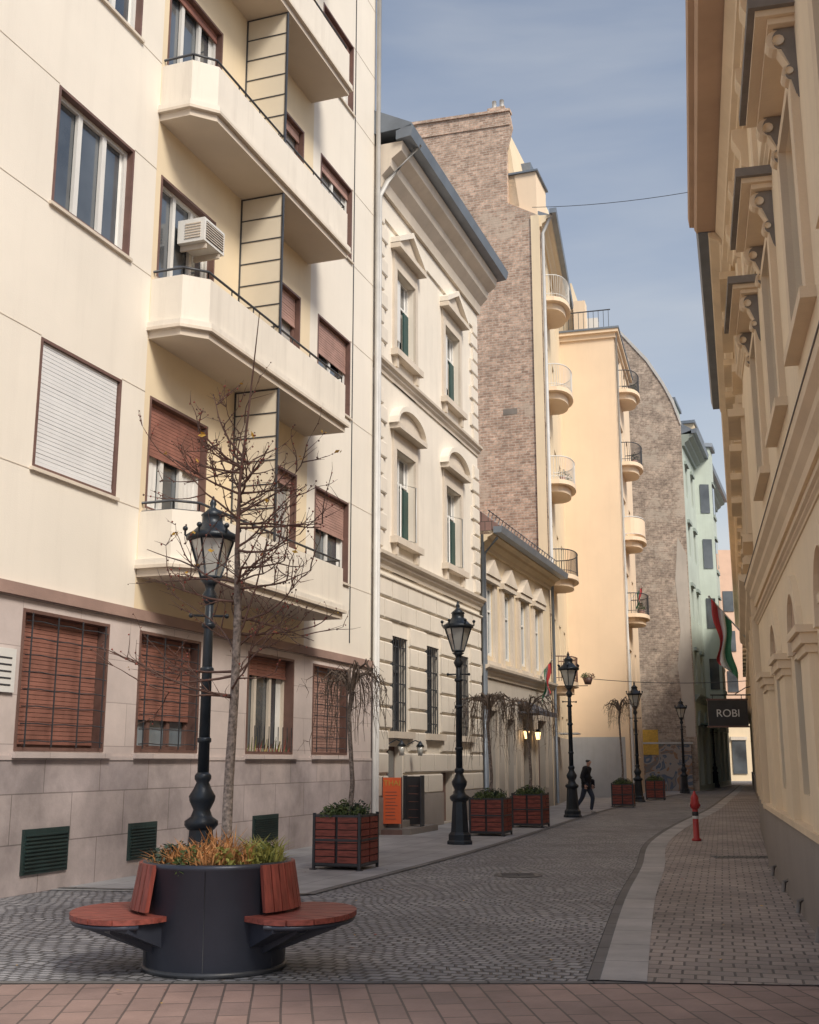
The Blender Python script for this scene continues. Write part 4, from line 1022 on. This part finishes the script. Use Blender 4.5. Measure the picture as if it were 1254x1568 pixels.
# ------------------------------------------------------------------ pedestrian
def person(loc,rz):
    root=bpy.data.objects.new('pedestrian',None); scene.collection.objects.link(root); root.location=loc; root.rotation_euler=(0,0,rz)
    def skin(name,mat,V,Ed,rad,sub=2):
        me=bpy.data.meshes.new(name); me.from_pydata(V,Ed,[]); o=bpy.data.objects.new(name,me); scene.collection.objects.link(o); o.parent=root
        md=o.modifiers.new('s','SKIN'); 
        for i,r in enumerate(rad): me.skin_vertices[0].data[i].radius=(r if hasattr(r,'__len__') else (r,r))
        me.skin_vertices[0].data[0].use_root=True
        s=o.modifiers.new('ss','SUBSURF'); s.levels=sub; s.render_levels=sub; me.materials.append(mat); return o
    V=[(0,0,.98),(0,.0,1.15),(0,-.03,1.32),(0,-.05,1.42),(0,-.07,1.50),
       (.17,-.04,1.41),(.24,.03,1.17),(.23,-.10,.94),
       (-.17,-.04,1.41),(-.25,.05,1.17),(-.26,-.04,.93),(0,.02,.78)]
    Ed=[(0,1),(1,2),(2,3),(3,4),(3,5),(5,6),(6,7),(3,8),(8,9),(9,10),(0,11)]
    rad=[(.20,.15),(.175,.14),(.19,.14),(.15,.12),(.065,.065),.09,.07,.05,.09,.07,.05,(.21,.17)]
    skin('coat',m_coat,V,Ed,rad)
    V=[(0,0,.92),(.09,0,.88),(.11,-.17,.50),(.11,-.10,.10),(-.09,0,.88),(-.10,.12,.48),(-.10,.36,.17)]
    Ed=[(0,1),(1,2),(2,3),(0,4),(4,5),(5,6)]
    skin('trousers',m_jean,V,Ed,[.12,.11,.075,.055,.11,.075,.055])
    skin('shoe_left',m_shoe,[(.11,-.08,.06),(.11,-.16,.05),(.11,-.26,.045)],[(0,1),(1,2)],[(.045,.045),(.045,.04),(.04,.03)])
    skin('shoe_right',m_shoe,[(-.10,.39,.13),(-.10,.33,.07),(-.10,.25,.045)],[(0,1),(1,2)],[(.045,.045),(.045,.04),(.04,.03)])
    skin('head',m_skin,[(0,-.07,1.46),(0,-.09,1.54),(0,-.11,1.61),(0,-.105,1.68)],[(0,1),(1,2),(2,3)],[.05,.055,(.075,.09),(.065,.075)])
    skin('hair',m_black,[(0,-.085,1.60),(0,-.085,1.66),(0,-.09,1.70)],[(0,1),(1,2)],[(.08,.08),(.088,.092),(.07,.075)])
    skin('nose',m_skin,[(0,-.19,1.63),(0,-.215,1.605)],[(0,1)],[.01,.014],1)
    for sx in (-1,1):
        base=Vector((.235*sx,-.11 if sx>0 else -.05,.91))
        skin('hand',m_skin,[base,base+Vector((0,-.01,-.05)),base+Vector((0,-.015,-.09))],[(0,1),(1,2)],[(.025,.03),(.02,.04),(.016,.035)],1)
        for k in range(4):
            q=base+Vector((0,-.045+.022*k,-.09)); skin('finger',m_skin,[q,q+Vector((-.01*sx,-.005,-.035)),q+Vector((-.03*sx,-.005,-.058+abs(k-1.4)*.006))],[(0,1),(1,2)],[.009,.009,.007],1)
        q=base+Vector((0,-.045,-.03)); skin('thumb',m_skin,[q,q+Vector((-.01*sx,-.03,-.03)),q+Vector((-.02*sx,-.035,-.055))],[(0,1),(1,2)],[.011,.010,.008],1)
    m=bpy.data.meshes.new('shoulder_bag'); bm=bmesh.new(); bmesh.ops.create_cube(bm,size=1); bmesh.ops.scale(bm,vec=(.14,.38,.32),verts=bm.verts); bmesh.ops.bevel(bm,geom=bm.edges[:],offset=.03,segments=2,affect='EDGES'); bmesh.ops.translate(bm,vec=(.32,.04,.92),verts=bm.verts); bm.to_mesh(m); bm.free(); m.materials.append(m_coat)
    o=bpy.data.objects.new('shoulder_bag',m); scene.collection.objects.link(o); o.parent=root
person((5.75,38.2,0),math.radians(60))

# ------------------------------------------------------------------ light, sky
az=math.atan2(.58,-.815); el=math.radians(44)
w=bpy.data.worlds.new('World'); scene.world=w; w.use_nodes=True
n=w.node_tree.nodes; l=w.node_tree.links; bg=n['Background']
sky=n.new('ShaderNodeTexSky'); sky.sky_type='NISHITA'; sky.sun_disc=False; sky.sun_elevation=el; sky.sun_rotation=az; sky.air_density=1.0; sky.dust_density=2.0; sky.ozone_density=1.5
tc=n.new('ShaderNodeTexCoord'); mp=n.new('ShaderNodeMapping'); mp.inputs['Scale'].default_value=(1.0,1.0,5.5); mp.inputs['Rotation'].default_value=(.12,.15,0); l.new(tc.outputs['Generated'],mp.inputs[0])
cn=n.new('ShaderNodeTexNoise'); cn.inputs['Scale'].default_value=1.6; cn.inputs['Detail'].default_value=6; cn.inputs['Roughness'].default_value=.5; cn.inputs['Distortion'].default_value=.3; l.new(mp.outputs[0],cn.inputs['Vector'])
fr=ramp(n,l,cn.outputs['Fac'],.42,.80,0,.5)
col=mixc(n,l,fr,sky.outputs[0],(5.4,5.4,5.2,1))
sx=n.new('ShaderNodeSeparateXYZ'); l.new(tc.outputs['Generated'],sx.inputs[0])
hz=ramp(n,l,sx.outputs['Z'],.05,.55,.72,.08)     # winter haze toward the horizon
col=mixc(n,l,hz,col,(4.9,4.85,4.6,1))
l.new(col,bg.inputs[0]); bg.inputs[1].default_value=.15
sd=bpy.data.lights.new('sun','SUN'); sd.energy=3.7; sd.angle=math.radians(18); sd.color=(1,.92,.80)
so=bpy.data.objects.new('sun',sd); scene.collection.objects.link(so)
dv=Vector((math.sin(az)*math.cos(el),math.cos(az)*math.cos(el),math.sin(el)))
so.rotation_euler=dv.to_track_quat('Z','Y').to_euler()

cd=bpy.data.cameras.new('camera'); cam=bpy.data.objects.new('camera',cd); scene.collection.objects.link(cam)
cd.sensor_fit='VERTICAL'; cd.sensor_height=36; cd.lens=40.18; cd.clip_end=2000
cam.location=(0,0,1.65); cam.rotation_euler=(math.radians(90+12.3),0,0)
scene.camera=cam
scene.view_settings.view_transform='Standard'; scene.view_settings.look='None'; scene.view_settings.exposure=0
